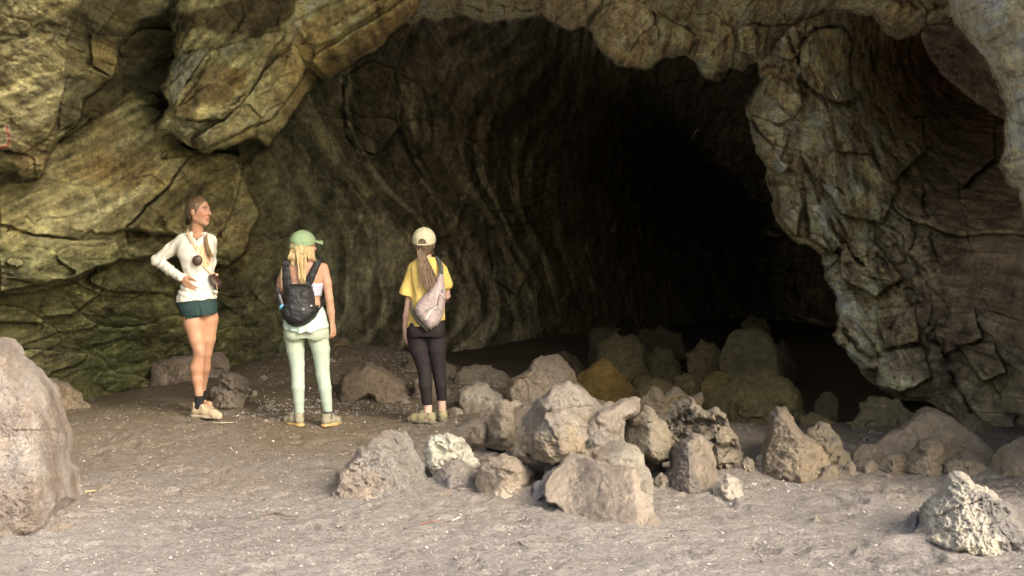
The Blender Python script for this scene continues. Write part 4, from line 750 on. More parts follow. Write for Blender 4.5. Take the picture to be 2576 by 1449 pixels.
# dim rubble inside the chamber
G2 = 'dim rubble deep in the cave'
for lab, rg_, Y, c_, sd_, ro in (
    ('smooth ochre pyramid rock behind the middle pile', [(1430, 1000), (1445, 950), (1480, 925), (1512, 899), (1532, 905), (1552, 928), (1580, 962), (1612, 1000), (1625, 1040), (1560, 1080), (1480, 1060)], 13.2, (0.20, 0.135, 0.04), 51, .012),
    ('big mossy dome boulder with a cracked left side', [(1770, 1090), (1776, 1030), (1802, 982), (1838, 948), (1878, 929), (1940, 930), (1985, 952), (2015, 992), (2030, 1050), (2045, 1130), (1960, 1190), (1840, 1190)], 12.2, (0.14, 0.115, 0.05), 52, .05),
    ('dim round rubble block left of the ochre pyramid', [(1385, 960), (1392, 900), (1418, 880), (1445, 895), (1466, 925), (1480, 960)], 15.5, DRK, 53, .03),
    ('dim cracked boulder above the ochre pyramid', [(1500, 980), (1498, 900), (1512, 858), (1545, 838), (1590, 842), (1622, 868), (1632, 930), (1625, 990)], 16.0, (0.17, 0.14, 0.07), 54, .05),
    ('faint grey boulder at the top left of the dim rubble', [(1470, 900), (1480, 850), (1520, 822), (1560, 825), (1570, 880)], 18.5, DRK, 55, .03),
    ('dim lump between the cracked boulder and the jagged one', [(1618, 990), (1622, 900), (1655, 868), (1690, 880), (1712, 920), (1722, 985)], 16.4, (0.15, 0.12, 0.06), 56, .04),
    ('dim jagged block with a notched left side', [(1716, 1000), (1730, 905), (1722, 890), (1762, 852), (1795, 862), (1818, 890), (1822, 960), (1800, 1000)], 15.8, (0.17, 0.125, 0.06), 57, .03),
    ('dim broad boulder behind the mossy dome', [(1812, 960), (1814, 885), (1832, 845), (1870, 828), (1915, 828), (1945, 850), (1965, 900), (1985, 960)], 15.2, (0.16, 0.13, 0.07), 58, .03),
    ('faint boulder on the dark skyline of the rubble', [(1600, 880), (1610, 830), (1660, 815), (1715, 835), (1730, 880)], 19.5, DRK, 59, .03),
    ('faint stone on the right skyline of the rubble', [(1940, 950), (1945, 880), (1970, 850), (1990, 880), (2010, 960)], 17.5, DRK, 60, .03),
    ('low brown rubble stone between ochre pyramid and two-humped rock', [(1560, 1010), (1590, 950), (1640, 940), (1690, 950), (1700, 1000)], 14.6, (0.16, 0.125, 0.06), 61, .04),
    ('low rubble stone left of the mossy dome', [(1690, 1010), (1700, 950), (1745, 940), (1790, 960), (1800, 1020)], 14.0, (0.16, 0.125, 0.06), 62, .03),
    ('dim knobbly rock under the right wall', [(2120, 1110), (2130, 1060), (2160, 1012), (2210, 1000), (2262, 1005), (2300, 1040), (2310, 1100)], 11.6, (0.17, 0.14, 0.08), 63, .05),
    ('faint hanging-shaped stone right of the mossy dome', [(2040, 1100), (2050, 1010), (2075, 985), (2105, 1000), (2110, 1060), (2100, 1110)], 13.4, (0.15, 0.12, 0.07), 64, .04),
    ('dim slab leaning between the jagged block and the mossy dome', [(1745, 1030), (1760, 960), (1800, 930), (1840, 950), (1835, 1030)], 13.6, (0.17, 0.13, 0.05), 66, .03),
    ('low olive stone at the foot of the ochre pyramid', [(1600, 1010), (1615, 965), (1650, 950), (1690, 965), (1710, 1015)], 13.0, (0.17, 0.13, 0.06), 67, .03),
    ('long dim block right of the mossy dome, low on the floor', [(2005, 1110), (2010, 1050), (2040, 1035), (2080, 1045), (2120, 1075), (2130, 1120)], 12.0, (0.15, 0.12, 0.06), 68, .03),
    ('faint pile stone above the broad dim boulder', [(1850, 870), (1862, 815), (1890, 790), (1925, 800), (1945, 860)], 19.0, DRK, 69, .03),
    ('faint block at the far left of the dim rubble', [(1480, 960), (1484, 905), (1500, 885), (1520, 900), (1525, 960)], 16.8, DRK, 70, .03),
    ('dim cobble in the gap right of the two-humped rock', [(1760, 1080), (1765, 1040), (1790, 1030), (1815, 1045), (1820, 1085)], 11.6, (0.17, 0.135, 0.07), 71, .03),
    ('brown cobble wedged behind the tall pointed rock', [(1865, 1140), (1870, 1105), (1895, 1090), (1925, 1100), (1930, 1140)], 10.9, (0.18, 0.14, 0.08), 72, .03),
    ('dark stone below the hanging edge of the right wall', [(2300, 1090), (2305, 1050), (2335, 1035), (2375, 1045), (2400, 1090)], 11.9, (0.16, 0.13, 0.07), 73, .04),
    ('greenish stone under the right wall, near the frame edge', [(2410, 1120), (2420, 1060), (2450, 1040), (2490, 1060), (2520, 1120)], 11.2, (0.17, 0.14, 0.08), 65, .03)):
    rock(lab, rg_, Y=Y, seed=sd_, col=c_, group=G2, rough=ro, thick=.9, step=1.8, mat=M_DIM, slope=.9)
# ---------------------------------------------------------------- ground
def axis(lo, hi, step, far, n):
    a = np.arange(lo, hi, step); g = np.geomspace(step * 2, far, n)
    return np.r_[(lo - g)[::-1], a, hi + g]
gx = axis(-4.6, 4.6, 0.022, 110, 24); gy = axis(5.6, 17.5, 0.026, 110, 24)
GX, GY = np.meshgrid(gx, gy)
GZ = ground_z(GX, GY)
inn = sstep(18, 17, GY) * sstep(5.5, 6, GY) * sstep(5, 4.6, np.abs(GX))
GZ = GZ + inn * (0.014 * fbm(GX * 5, GY * 5, 0, 3, 101) + 0.009 * fbm(GX * 16, GY * 16, 0, 2, 103, 0.6))
# shallow footprints in the dust
rf = np.random.default_rng(77)
for k_ in range(420):
    fy_ = rf.uniform(5.8, 12.6); fx_ = rf.uniform(-.40, .40) * fy_; an_ = rf.normal(1.57, .7); sg_ = rf.uniform(.7, 1.0)
    j0, j1 = np.searchsorted(gx, [fx_ - .25, fx_ + .25]); i0, i1 = np.searchsorted(gy, [fy_ - .25, fy_ + .25]); s_ = (slice(i0, i1), slice(j0, j1))
    q1 = (GX[s_] - fx_) * math.cos(an_) + (GY[s_] - fy_) * math.sin(an_); q2 = -(GX[s_] - fx_) * math.sin(an_) + (GY[s_] - fy_) * math.cos(an_)
    q_ = np.hypot(q1 / .14, q2 / .055); GZ[s_] += sg_ * (-.012 * sstep(1.1, .7, q_) + .009 * np.exp(-((q_ - 1.25) / .22) ** 2))
# dust banked against the feet of the boulders
for (bx_, by_, rx_, ry_) in FEET:
    j0, j1 = np.searchsorted(gx, [bx_ - rx_ - .5, bx_ + rx_ + .5]); i0, i1 = np.searchsorted(gy, [by_ - ry_ - .5, by_ + ry_ + .5])
    s_ = (slice(i0, i1), slice(j0, j1)); q_ = np.hypot((GX[s_] - bx_) / rx_, (GY[s_] - by_) / ry_); q_ = np.maximum(q_ - 1, 0) * min(rx_, ry_)
    GZ[s_] += .012 * np.exp(-(q_ / .08) ** 2) * (1 + 1.2 * pn(GX[s_] * 6, GY[s_] * 6, 0, 7))
# outside, a bright slope behind the viewer
GZ = GZ + 0.03 * np.clip(-6 - GY, 0, 60)
GZ = GZ - 0.05 * sstep(1, 3, 0 * GX)
idg = np.arange(GX.size).reshape(GX.shape)
gq = np.stack([idg[:-1, :-1], idg[:-1, 1:], idg[1:, 1:], idg[1:, :-1]], -1).reshape(-1, 4)
m, nt, b = mat_base('cave_floor_dirt', 0.95)
p = geopos(nt)
n1 = noise(nt, p, 0.9, 6, 0.6, 0.4); n2 = noise(nt, p, 9, 8, 0.72, 0.5); n3 = noise(nt, p, 48, 6, 0.75, 0.3); n4 = noise(nt, p, 130, 3, 0.7)
c = ramp(nt, n1, [(0.35, (0.275, 0.252, 0.23)), (0.5, (0.325, 0.298, 0.273)), (0.66, (0.375, 0.348, 0.32))])
c = mixc(nt, 'MULTIPLY', 0.55, c, ramp(nt, n2, [(0.32, (0.62, 0.57, 0.52)), (0.5, (1, 1, 1)), (0.68, (1.22, 1.2, 1.15))]))
c = mixc(nt, 'MULTIPLY', 1.0, c, ramp(nt, n3, [(0.34, (0.42, 0.39, 0.37)), (0.47, (0.96, 0.95, 0.94)), (0.66, (1.25, 1.24, 1.2))]))
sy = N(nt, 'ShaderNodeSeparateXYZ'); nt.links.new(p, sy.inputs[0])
# browner soil deeper in the cave, darkened further as painted light falloff
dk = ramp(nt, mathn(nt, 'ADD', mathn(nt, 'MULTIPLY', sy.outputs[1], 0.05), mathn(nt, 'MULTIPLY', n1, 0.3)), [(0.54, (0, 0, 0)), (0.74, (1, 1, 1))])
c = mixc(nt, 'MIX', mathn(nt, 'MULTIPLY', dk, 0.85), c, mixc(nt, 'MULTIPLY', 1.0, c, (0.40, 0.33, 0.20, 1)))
vo = N(nt, 'ShaderNodeTexVoronoi'); vo.inputs['Scale'].default_value = 38; nt.links.new(p, vo.inputs['Vector'])
sp = ramp(nt, vo.outputs['Distance'], [(0.10, (1, 1, 1)), (0.17, (0, 0, 0))])
sp2 = ramp(nt, noise(nt, p, 1.7, 4, 0.65), [(0.52, (0, 0, 0)), (0.66, (1, 1, 1))])
c = mixc(nt, 'MIX', mathn(nt, 'MULTIPLY', mathn(nt, 'MULTIPLY', sp, sp2), 0.3), c, (0.55, 0.5, 0.42, 1))
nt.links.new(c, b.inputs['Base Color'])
bump(nt, b, [(n2, 0.8, 0.035), (n3, 1.0, 0.02), (n4, 0.4, 0.004)])
M_GROUND = m
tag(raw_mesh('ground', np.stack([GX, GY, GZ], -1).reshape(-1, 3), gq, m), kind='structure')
# ---------------------------------------------------------------- soft modelling: smooth unions of tapered limbs, meshed as one surface
class Soft:
    def __init__(self, lo, hi, vox=0.006):
        self.lo = np.array(lo, float); self.vox = vox
        n = np.ceil((np.array(hi, float) - self.lo) / vox).astype(int) + 1
        self.n = n; self.d = np.full(n, 0.2, np.float32)
        self.ax = [self.lo[i] + np.arange(n[i]) * vox for i in range(3)]
    def box(self, lo, hi):
        s = []
        for i in range(3):
            a = int(np.clip((lo[i] - self.lo[i]) / self.vox - 1, 0, self.n[i] - 1)); b = int(np.clip((hi[i] - self.lo[i]) / self.vox + 2, 1, self.n[i]))
            s.append(slice(a, max(b, a + 1)))
        g = np.meshgrid(self.ax[0][s[0]], self.ax[1][s[1]], self.ax[2][s[2]], indexing='ij')
        return tuple(s), g
    def put(self, s, d, k, op='+'):
        a = self.d[s]
        if op == '+':
            h = np.clip(0.5 + 0.5 * (a - d) / max(k, 1e-6), 0, 1); self.d[s] = (a * (1 - h) + d * h - k * h * (1 - h))
        elif op == '-':
            h = np.clip(0.5 - 0.5 * (a + d) / max(k, 1e-6), 0, 1); self.d[s] = (a * (1 - h) - d * h + k * h * (1 - h))
    def cone(self, a, b, ra, rb, k=0.012, op='+', flat=None):
        """round cone; flat=(axis vector, factor) squashes it along that axis"""
        a = np.array(a, float); b = np.array(b, float); m = max(ra, rb) + 0.03 + k
        s, (X, Y, Z) = self.box(np.minimum(a, b) - m, np.maximum(a, b) + m)
        px, py, pz = X - a[0], Y - a[1], Z - a[2]; ba = b - a
        sc = 1.0
        if flat is not None:
            f = np.array(flat[0], float); f /= np.linalg.norm(f); q = (px * f[0] + py * f[1] + pz * f[2]); bq = ba @ f
            t0 = np.clip((px * ba[0] + py * ba[1] + pz * ba[2]) / (ba @ ba + 1e-12), 0, 1)
            e = (q - bq * t0) * (1 / flat[1] - 1); px = px + e * f[0]; py = py + e * f[1]; pz = pz + e * f[2]; sc = 0.75
        t = np.clip((px * ba[0] + py * ba[1] + pz * ba[2]) / (ba @ ba + 1e-12), 0, 1)
        d = (np.sqrt((px - ba[0] * t) ** 2 + (py - ba[1] * t) ** 2 + (pz - ba[2] * t) ** 2) - (ra + (rb - ra) * t)) * sc
        self.put(s, d, k, op)
    def chain(self, pts, rs, k=0.01, flat=None):
        for i in range(len(pts) - 1): self.cone(pts[i], pts[i + 1], rs[i], rs[i + 1], k, flat=flat)
    def ell(self, c, r, k=0.012, op='+', F=None, U=(0, 0, 1)):
        """ellipsoid with radii along F (front), side, up"""
        c = np.array(c, float); m = max(r) + 0.03 + k
        s, (X, Y, Z) = self.box(c - m, c + m)
        F = np.array(F if F is not None else (1, 0, 0), float); F /= np.linalg.norm(F); U = np.array(U, float)
        S = np.cross(U, F); S /= np.linalg.norm(S); U = np.cross(F, S)
        p = (X - c[0], Y - c[1], Z - c[2])
        q = [p[0] * a[0] + p[1] * a[1] + p[2] * a[2] for a in (F, S, U)]
        l = np.sqrt(sum((q[i] / r[i]) ** 2 for i in range(3))); g = np.sqrt(sum((q[i] / r[i] ** 2) ** 2 for i in range(3))) + 1e-9
        self.put(s, l * (l - 1) / g, k, op)
    def loft(self, rows, k=0.012, e=2.3, op='+', yaw=0.0):
        """rows of (z, cx, cy, rx, ry) bottom to top or the reverse"""
        r = np.array(sorted(rows), float); z0, z1 = r[0, 0], r[-1, 0]
        m = r[:, 3:].max() + 0.04
        s, (X, Y, Z) = self.box((r[:, 1].min() - m, r[:, 2].min() - m, z0 - 0.04), (r[:, 1].max() + m, r[:, 2].max() + m, z1 + 0.04))
        cx, cy, rx, ry = [np.interp(Z, r[:, 0], r[:, i]) for i in (1, 2, 3, 4)]
        x, y = X - cx, Y - cy
        if yaw: x, y = x * math.cos(yaw) + y * math.sin(yaw), -x * math.sin(yaw) + y * math.cos(yaw)
        l = (np.abs(x / rx) ** e + np.abs(y / ry) ** e) ** (1 / e)
        d = (l - 1) * np.minimum(rx, ry); d = np.maximum(d, np.maximum(z0 - Z, Z - z1))
        self.put(s, d, k, op)
    def slab(self, poly, y0, y1, k=0.008, rnd=0.015, dome=0.0):
        """outline in x,z extruded in y with rounded rim; y0/y1 may be callables of x,z"""
        poly = np.array(poly, float)
        f0 = y0 if callable(y0) else (lambda x, z: y0 + 0 * x); f1 = y1 if callable(y1) else (lambda x, z: y1 + 0 * x)
        lo, hi = poly.min(0), poly.max(0)
        s, (X, Y, Z) = self.box((lo[0] - .05, -1, lo[1] - .05), (hi[0] + .05, 1, hi[1] + .05))
        d2 = poly_sd(X[:, 0, :], Z[:, 0, :], poly)
        a, b_ = f0(X[:, 0, :], Z[:, 0, :]), f1(X[:, 0, :], Z[:, 0, :])
        if dome: 
            t = np.clip(-d2 / dome, 0, 1); g_ = np.sqrt(1 - (1 - t) ** 2); mid = b_; a = mid + (a - mid) * (0.25 + 0.75 * g_)
        d2 = d2[:, None, :] + rnd; dy = np.maximum(a[:, None, :] - Y, Y - b_[:, None, :]) + rnd
        d = np.minimum(np.maximum(d2, dy), 0) + np.sqrt(np.maximum(d2, 0) ** 2 + np.maximum(dy, 0) ** 2) - rnd
        self.put(s, d, k)
    def cut(self, p, n_):
        """remove everything on the side n_ points to"""
        n_ = np.array(n_, float); n_ /= np.linalg.norm(n_)
        g = (self.ax[0][:, None, None] - p[0]) * n_[0] + (self.ax[1][None, :, None] - p[1]) * n_[1] + (self.ax[2][None, None, :] - p[2]) * n_[2]
        self.d = np.maximum(self.d, g.astype(np.float32))
    def grid(self): return np.meshgrid(*self.ax, indexing='ij')
    def ripple(self, fn):
        near = np.abs(self.d) < 0.03; i, j, k = np.nonzero(near)
        self.d[near] += fn(self.ax[0][i], self.ax[1][j], self.ax[2][k]).astype(np.float32)
    def mesh(self, name, mat, parent=None, color=(.5, .5, .5), cf=None):
        d = self.d; ins = d < 0
        c = [ins[a:ins.shape[0] - 1 + a, b_:ins.shape[1] - 1 + b_, e:ins.shape[2] - 1 + e] for a in (0, 1) for b_ in (0, 1) for e in (0, 1)]
        cnt = sum(x.astype(np.int8) for x in c); act = (cnt > 0) & (cnt < 8)
        ci = np.argwhere(act); vid = -np.ones(act.shape, np.int64); vid[act] = np.arange(len(ci))
        acc = np.zeros((len(ci), 3)); num = np.zeros(len(ci))
        corners = [np.array(q) for q in ((0, 0, 0), (0, 0, 1), (0, 1, 0), (0, 1, 1), (1, 0, 0), (1, 0, 1), (1, 1, 0), (1, 1, 1))]
        val = [d[tuple((ci + q).T)].astype(float) for q in corners]
        for i in range(8):
            for j in range(i + 1, 8):
                df = corners[j] - corners[i]
                if abs(df).sum() != 1: continue
                cr = (val[i] < 0) != (val[j] < 0)
                t = np.where(cr, val[i] / (val[i] - val[j] + 1e-12), 0)
                acc += np.where(cr[:, None], corners[i] + t[:, None] * df, 0); num += cr
        V = self.lo + (ci + acc / np.maximum(num, 1)[:, None]) * self.vox
        faces = []
        for ax in range(3):
            sh = [slice(1, -1)] * 3; sh[ax] = slice(0, -1)
            sh2 = list(sh); sh2[ax] = slice(1, None)
            a = ins[tuple(sh)]; b_ = ins[tuple(sh2)]
            o1, o2 = (ax + 1) % 3, (ax + 2) % 3
            e = np.argwhere(a != b_); 
            if not len(e): continue
            off = np.ones(3, int); off[ax] = 0; e = e + off
            sg = ins[tuple(e.T)]
            def sh_(d1, d2):
                q = e.copy(); q[:, o1] -= d1; q[:, o2] -= d2; return vid[tuple(q.T)]
            q = np.stack([sh_(0, 0), sh_(1, 0), sh_(1, 1), sh_(0, 1)], -1)
            q[~sg] = q[~sg][:, ::-1]; faces.append(q)
        Fq = np.concatenate(faces); Fq = Fq[(Fq >= 0).all(1)]
        cols = np.tile(np.array(color, float), (len(V), 1))
        if cf is not None: cols = cf(V, cols)
        return raw_mesh(name, V, Fq, mat, parent, cols=np.clip(cols, 0.003, 0.95))

def soft_mat(name, rough=0.8, tex=0.1, weave=400, wr=0.0, spec=0.3, sss=0.0, wrs=(14, 14, 5)):
    m, nt, b = mat_base(name, rough); b.inputs['Specular IOR Level'].default_value = spec
    p = objpos(nt); at = N(nt, 'ShaderNodeAttribute', attribute_name='Col').outputs['Color']
    n1 = noise(nt, p, 60, 4, 0.6); lo, hi = 1 - tex, 1 + tex
    nt.links.new(mixc(nt, 'MULTIPLY', 1.0, at, ramp(nt, n1, [(0.3, (lo, lo, lo)), (0.7, (hi, hi, hi))])), b.inputs['Base Color'])
    bl = [(noise(nt, p, weave, 2, 0.5), 0.25, 0.002)]
    if wr:
        mp = N(nt, 'ShaderNodeMapping'); mp.inputs['Scale'].default_value = wrs; nt.links.new(p, mp.inputs['Vector'])
        bl.insert(0, (noise(nt, mp.outputs[0], 1.0, 3, 0.5, 1.0), wr, 0.03))
    bump(nt, b, bl)
    if sss: b.inputs['Subsurface Weight'].default_value = sss; b.inputs['Subsurface Radius'].default_value = (0.012, 0.004, 0.002)
    return m
M_SKIN = soft_mat('skin', 0.55, 0.06, 300, 0, 0.35, 0.12)
M_CLOTH = soft_mat('cotton', 0.9, 0.05, 500, 0.55, 0.15)
M_TIGHT = soft_mat('stretch_knit', 0.75, 0.05, 500, 0.15, 0.2)
M_HAIR = soft_mat('hair', 0.45, 0.32, 260, 0.8, 0.5, wrs=(60, 60, 3))
M_SHOE = soft_mat('shoe_suede', 0.85, 0.16, 200, 0.3, 0.2, wrs=(30, 30, 30))
M_NYLON = soft_mat('nylon', 0.6, 0.12, 300, 0.8, 0.35, wrs=(11, 11, 9))
M_LEATH = soft_mat('leather', 0.45, 0.25, 120, 0.3, 0.5)
M_METAL = soft_mat('metal_trim', 0.35, 0.05, 200, 0, 0.5)

def v3(*a): return np.array(a, float)
def nrm(a): a = np.array(a, float); return a / (np.linalg.norm(a) + 1e-12)
class Fig:
    def __init__(self, cx, base, S=0.00325): self.cx, self.base, self.S = cx, base, S
    def __call__(self, dx, dy, y=0.0): return v3((dx - self.cx) * self.S, y, (self.base - dy) * self.S)
    def rows(self, lst, grow=0.0):
        """(dy, left edge, right edge, y, depth radius) -> loft rows"""
        return [((self.base - dy) * self.S, ((l + r) / 2 - self.cx) * self.S, y, (r - l) / 2 * self.S + grow, ry + grow) for dy, l, r, y, ry in lst]

def head(sf, c, Fd, pitch=0.0, ears=True):
    Fd = nrm((Fd[0], Fd[1], 0)); L = nrm(np.cross((0, 0, 1), Fd)); U = v3(0, 0, 1)
    def h(f, l, u): return c + Fd * f + L * l + U * u
    sf.ell(h(-.008, 0, .018), (.097, .076, .095), .01, F=Fd)
    sf.ell(h(.035, 0, -.03), (.060, .058, .085), .02, F=Fd)
    for s in (1, -1):
        sf.cone(h(.0, .047 * s, -.06), h(.068, .014 * s, -.098), .022, .018, .02)
        sf.ell(h(.066, .035 * s, -.022), (.026, .022, .024), .012, F=Fd)
        sf.cone(h(.082, .036 * s, .026), h(.091, .012 * s, .028), .009, .008, .008)
        sf.ell(h(.096, .030 * s, .006), (.014, .015, .011), .008, '-', F=Fd)
        if ears: sf.ell(h(-.004, .077 * s, -.008), (.018, .009, .031), .004, F=nrm(Fd + L * s * -.25))
    sf.cone(h(.082, 0, -.100), h(.070, 0, -.1), .015, .02, .014)
    sf.cone(h(.090, 0, .018), h(.113, 0, -.020), .007, .0115, .009)
    for s in (1, -1): sf.ell(h(.100, .011 * s, -.026), (.012, .008, .008), .005, F=Fd)
    sf.ell(h(.097, 0, -.053), (.011, .023, .006), .004, F=Fd); sf.ell(h(.094, 0, -.066), (.012, .020, .007), .004, F=Fd)
    sf.ell(h(.106, 0, -.059), (.010, .018, .0015), .002, '-', F=Fd)
    return h
def hand(sf, w, d, n_, side, curl=0.4, thumb=1.0, s=1.0, spread=0.12):
    """w wrist, d direction to knuckles, n_ palm normal (fingers curl to it), side +1/-1 which side the thumb is on"""
    d = nrm(d); n_ = nrm(np.array(n_) - d * (np.array(n_) @ d)); a = np.cross(d, n_) * side      # a points to the thumb side
    kn = w + d * .082 * s
    for q in (-.026, -.009, .009, .026):
        sf.cone(w + a * q * .6 * s + d * .012 * s, kn + a * q * s, .015 * s, .0115 * s, .007)
    for q, L_ in ((.028, .070), (.0095, .080), (-.0095, .074), (-.028, .058)):
        p = kn + a * q * s; ang = curl * 0.5; dd = nrm(d + a * q / .028 * spread)
        r = .0092 * s
        for f in (.45, .31, .24):
            e = nrm(dd * math.cos(ang) + n_ * math.sin(ang)); p2 = p + e * L_ * f * s
            sf.cone(p, p2, r, r * .93, .0025); p = p2; r *= .93; ang += curl * (0.9 + 4 * abs(q))
    b0 = w + d * .02 * s + a * .022 * s; b1 = b0 + nrm(d * .75 + a * .75 * thumb + n_ * .35) * .042 * s; b2 = b1 + nrm(d * 1.0 + a * .25 * thumb + n_ * .35) * .034 * s; b3 = b2 + nrm(d + n_ * .5) * .024 * s
    sf.chain([b0, b1, b2, b3], [.0145 * s, .0115 * s, .0098 * s, .0085 * s], .005)
def foot(sf, heel, toe, k=.01):
    """bare foot core inside a shoe"""
    f = nrm(toe - heel); L_ = np.linalg.norm(toe - heel)
    sf.cone(heel + f * .05 + v3(0, 0, .045), heel + f * .12 + v3(0, 0, .04), .028, .026, k); sf.cone(heel + f * .12 + v3(0, 0, .04), toe - f * .05 + v3(0, 0, .03), .026, .02, k)
def shoe(parent, heel, toe, z, up, so, high=0.0, label=None, lace=(.3, .3, .25), wid=1.0):
    heel = np.array(heel, float); toe = np.array(toe, float); heel[2] = toe[2] = z
    f = nrm(toe - heel); L_ = np.linalg.norm(toe - heel); L2 = max(L_, .24)
    a = np.cross((0, 0, 1), f)
    def q(t, l, h): return heel + f * t * L_ + a * l + v3(0, 0, h)
    lo = np.minimum(heel, toe) - .09; hi = np.maximum(heel, toe) + .09; lo[2] = z - .03; hi[2] = z + .21
    sf = Soft(lo, hi, .0045)
    w_ = wid
    sf.cone(q(.14, 0, .045), q(.45, 0, .052), .036 * w_, .040 * w_, .015); sf.cone(q(.45, 0, .046), q(.72, 0, .036), .042 * w_, .040 * w_, .015); sf.cone(q(.72, 0, .032), q(.86, 0, .026), .040 * w_, .030 * w_, .015)
    sf.cone(q(.16, 0, .06), q(.17, 0, .088 + high), .036, .037, .015); sf.cone(q(.38, 0, .075), q(.24, 0, .098 + high), .030, .026, .015)
    sf.cut((0, 0, z + .012), (0, 0, -1)); sf.cut((heel[0], heel[1], z + .108 + high), nrm(v3(0, 0, 1) - f * .0))
    sf.ell(q(.19, 0, .115 + high), (.034, .026, .028), .004, '-', F=f)
    def cf(V, c):
        t = ((V - heel) @ f) / L_; l = np.abs((V - heel) @ a)
        m = (t > .30) & (t < .62) & (l < .012); c[m] = np.array(up) * .7
        return c * (1 + .12 * fbm(V[:, 0] * 40, V[:, 1] * 40, V[:, 2] * 40, 2, 5))[:, None]
    o = sf.mesh('shoe', M_SHOE, parent, up, cf)
    s2 = Soft(lo, hi, .0045)
    s2.cone(q(.12, 0, .02), q(.5, 0, .02), .040 * w_, .042 * w_, .015); s2.cone(q(.5, 0, .02), q(.84, 0, .02), .044 * w_, .034 * w_, .015)
    s2.cut((0, 0, z + .026), (0, 0, 1)); s2.cut((0, 0, z), (0, 0, -1))
    for t in np.arange(.06, 1, .11): s2.cone(q(t, -.06, .0), q(t, .06, .0), .006, .006, .002, '-')
    s2.mesh('sole', M_SHOE, o, so)
    s3 = Soft(lo, hi, .004)
    for t, h_ in ((.36, .096), (.43, .090), (.50, .084), (.57, .076)):
        s3.cone(q(t, -.020, h_ - .004), q(t + .02, .020, h_ - .004), .0042, .0042, .001)
    for s_ in (1, -1): s3.chain([q(.36, 0, .1), q(.40, .03 * s_, .105), q(.44, .036 * s_, .085)], [.004, .004, .0035], .001)
    s3.mesh('lace', M_SHOE, o, lace)
    return o
def strands(name, curves, r, mat, parent, color, rgs=None):
    """locks of hair as tapered tubes in one mesh; curves are point lists"""
    V, Fc, cs = [], [], []; m = 5
    for ci_, pts in enumerate(curves):
        pts = np.array(pts, float)
        t = np.linspace(0, 1, len(pts)); tt = np.linspace(0, 1, 12); pts = np.stack([np.interp(tt, t, pts[:, i]) for i in range(3)], -1)
        for _ in range(2): pts[1:-1] = (pts[:-2] + pts[1:-1] * 2 + pts[2:]) / 4
        b0 = len(V); tone = 0.75 + 0.5 * random.random()
        for i, p in enumerate(pts):
            tg = nrm(pts[min(i + 1, 11)] - pts[max(i - 1, 0)]); s = nrm(np.cross(tg, (0.3, 1, 0.1))); u = np.cross(s, tg)
            rr = r * (1 - 0.75 * (i / 11) ** 2)
            for j in range(m):
                an = 2 * math.pi * j / m; V.append(p + (s * math.cos(an) + u * math.sin(an)) * rr); cs.append(np.array(color) * tone)
        for i in range(11):
            for j in range(m): Fc.append([b0 + i * m + j, b0 + i * m + (j + 1) % m, b0 + (i + 1) * m + (j + 1) % m, b0 + (i + 1) * m + j])
        Fc.append([b0 + j for j in range(m)][::-1]); Fc.append([b0 + 11 * m + j for j in range(m)])
    return raw_mesh(name, np.array(V), Fc, mat, parent, cols=np.clip(np.array(cs), 0, .9))
random.seed(4)
YP = 11.5
def person_root(dx, dy, label):
    x, y, z = PD(dx, dy, YP)
    zz = float(ground_z(x, y))
    r = empty('person', (float(x), YP, zz), label, 'person', None); return r
SK_T = (0.42, 0.228, 0.138); SK_M = (0.47, 0.265, 0.17); SK_P = (0.52, 0.335, 0.255)
G3 = 'women standing and looking into the cave'
# ================================================================= woman in shorts, hand on hip
J = Fig(505, 1050)
r1 = person_root(505, 1050, 'woman in white long-sleeved shirt and dark green shorts, hand on hip'); r1['group'] = G3
sf = Soft((-.55, -.30, -.02), (.30, .42, 1.86), .0052)
hc = J(504, 528, -.005); FD = v3(.92, -.40, 0)
h = head(sf, hc, FD)
sf.cone(J(497, 585, .02), J(502, 552, .0), .053, .050, .02)                      # neck
sf.loft(J.rows([(588, 470, 530, .02, .07), (600, 458, 534, .02, .09), (640, 455, 534, 0, .105), (690, 470, 530, .0, .095), (720, 462, 538, .0, .11), (752, 453, 543, 0, .12), (775, 455, 541, 0, .12)]), .02)
sf.chain([J(464, 602, .0), J(396, 651, .05), J(468, 694, -.10)], [.036, .026, .021], .01)
sf.chain([J(528, 600, .06), J(522, 655, .17), J(520, 700, .12)], [.042, .034, .026], .01)
# near leg, bent forward; far leg crossed behind it
sf.chain([J(486, 772, -.02), J(491, 812, -.03), J(500, 850, -.045), J(507, 880, -.05)], [.085, .078, .063, .052], .02)
sf.ell(J(510, 876, -.075), (.030, .033, .036), .02)
sf.chain([J(506, 888, -.045), J(497, 922, -.015), J(497, 950, 0), J(500, 982, .01), J(501, 1020, .01)], [.048, .055, .046, .033, .033], .02)
sf.chain([J(520, 772, .03), J(524, 800, .04), J(521, 850, .05), J(515, 885, .07)], [.084, .078, .062, .050], .012)
sf.chain([J(514, 888, .07), J(506, 925, .13), J(498, 960, .19), J(490, 1000, .24)], [.047, .050, .038, .031], .012)
hand(sf, J(470, 695, -.11), v3(.55, -.25, -.62), v3(.35, .9, .1), 1, .25, 1.3, .95)
foot(sf, J(486, 1048, .03), J(560, 1050, -.07)); foot(sf, J(480, 1035, .27), J(520, 1035, .2))
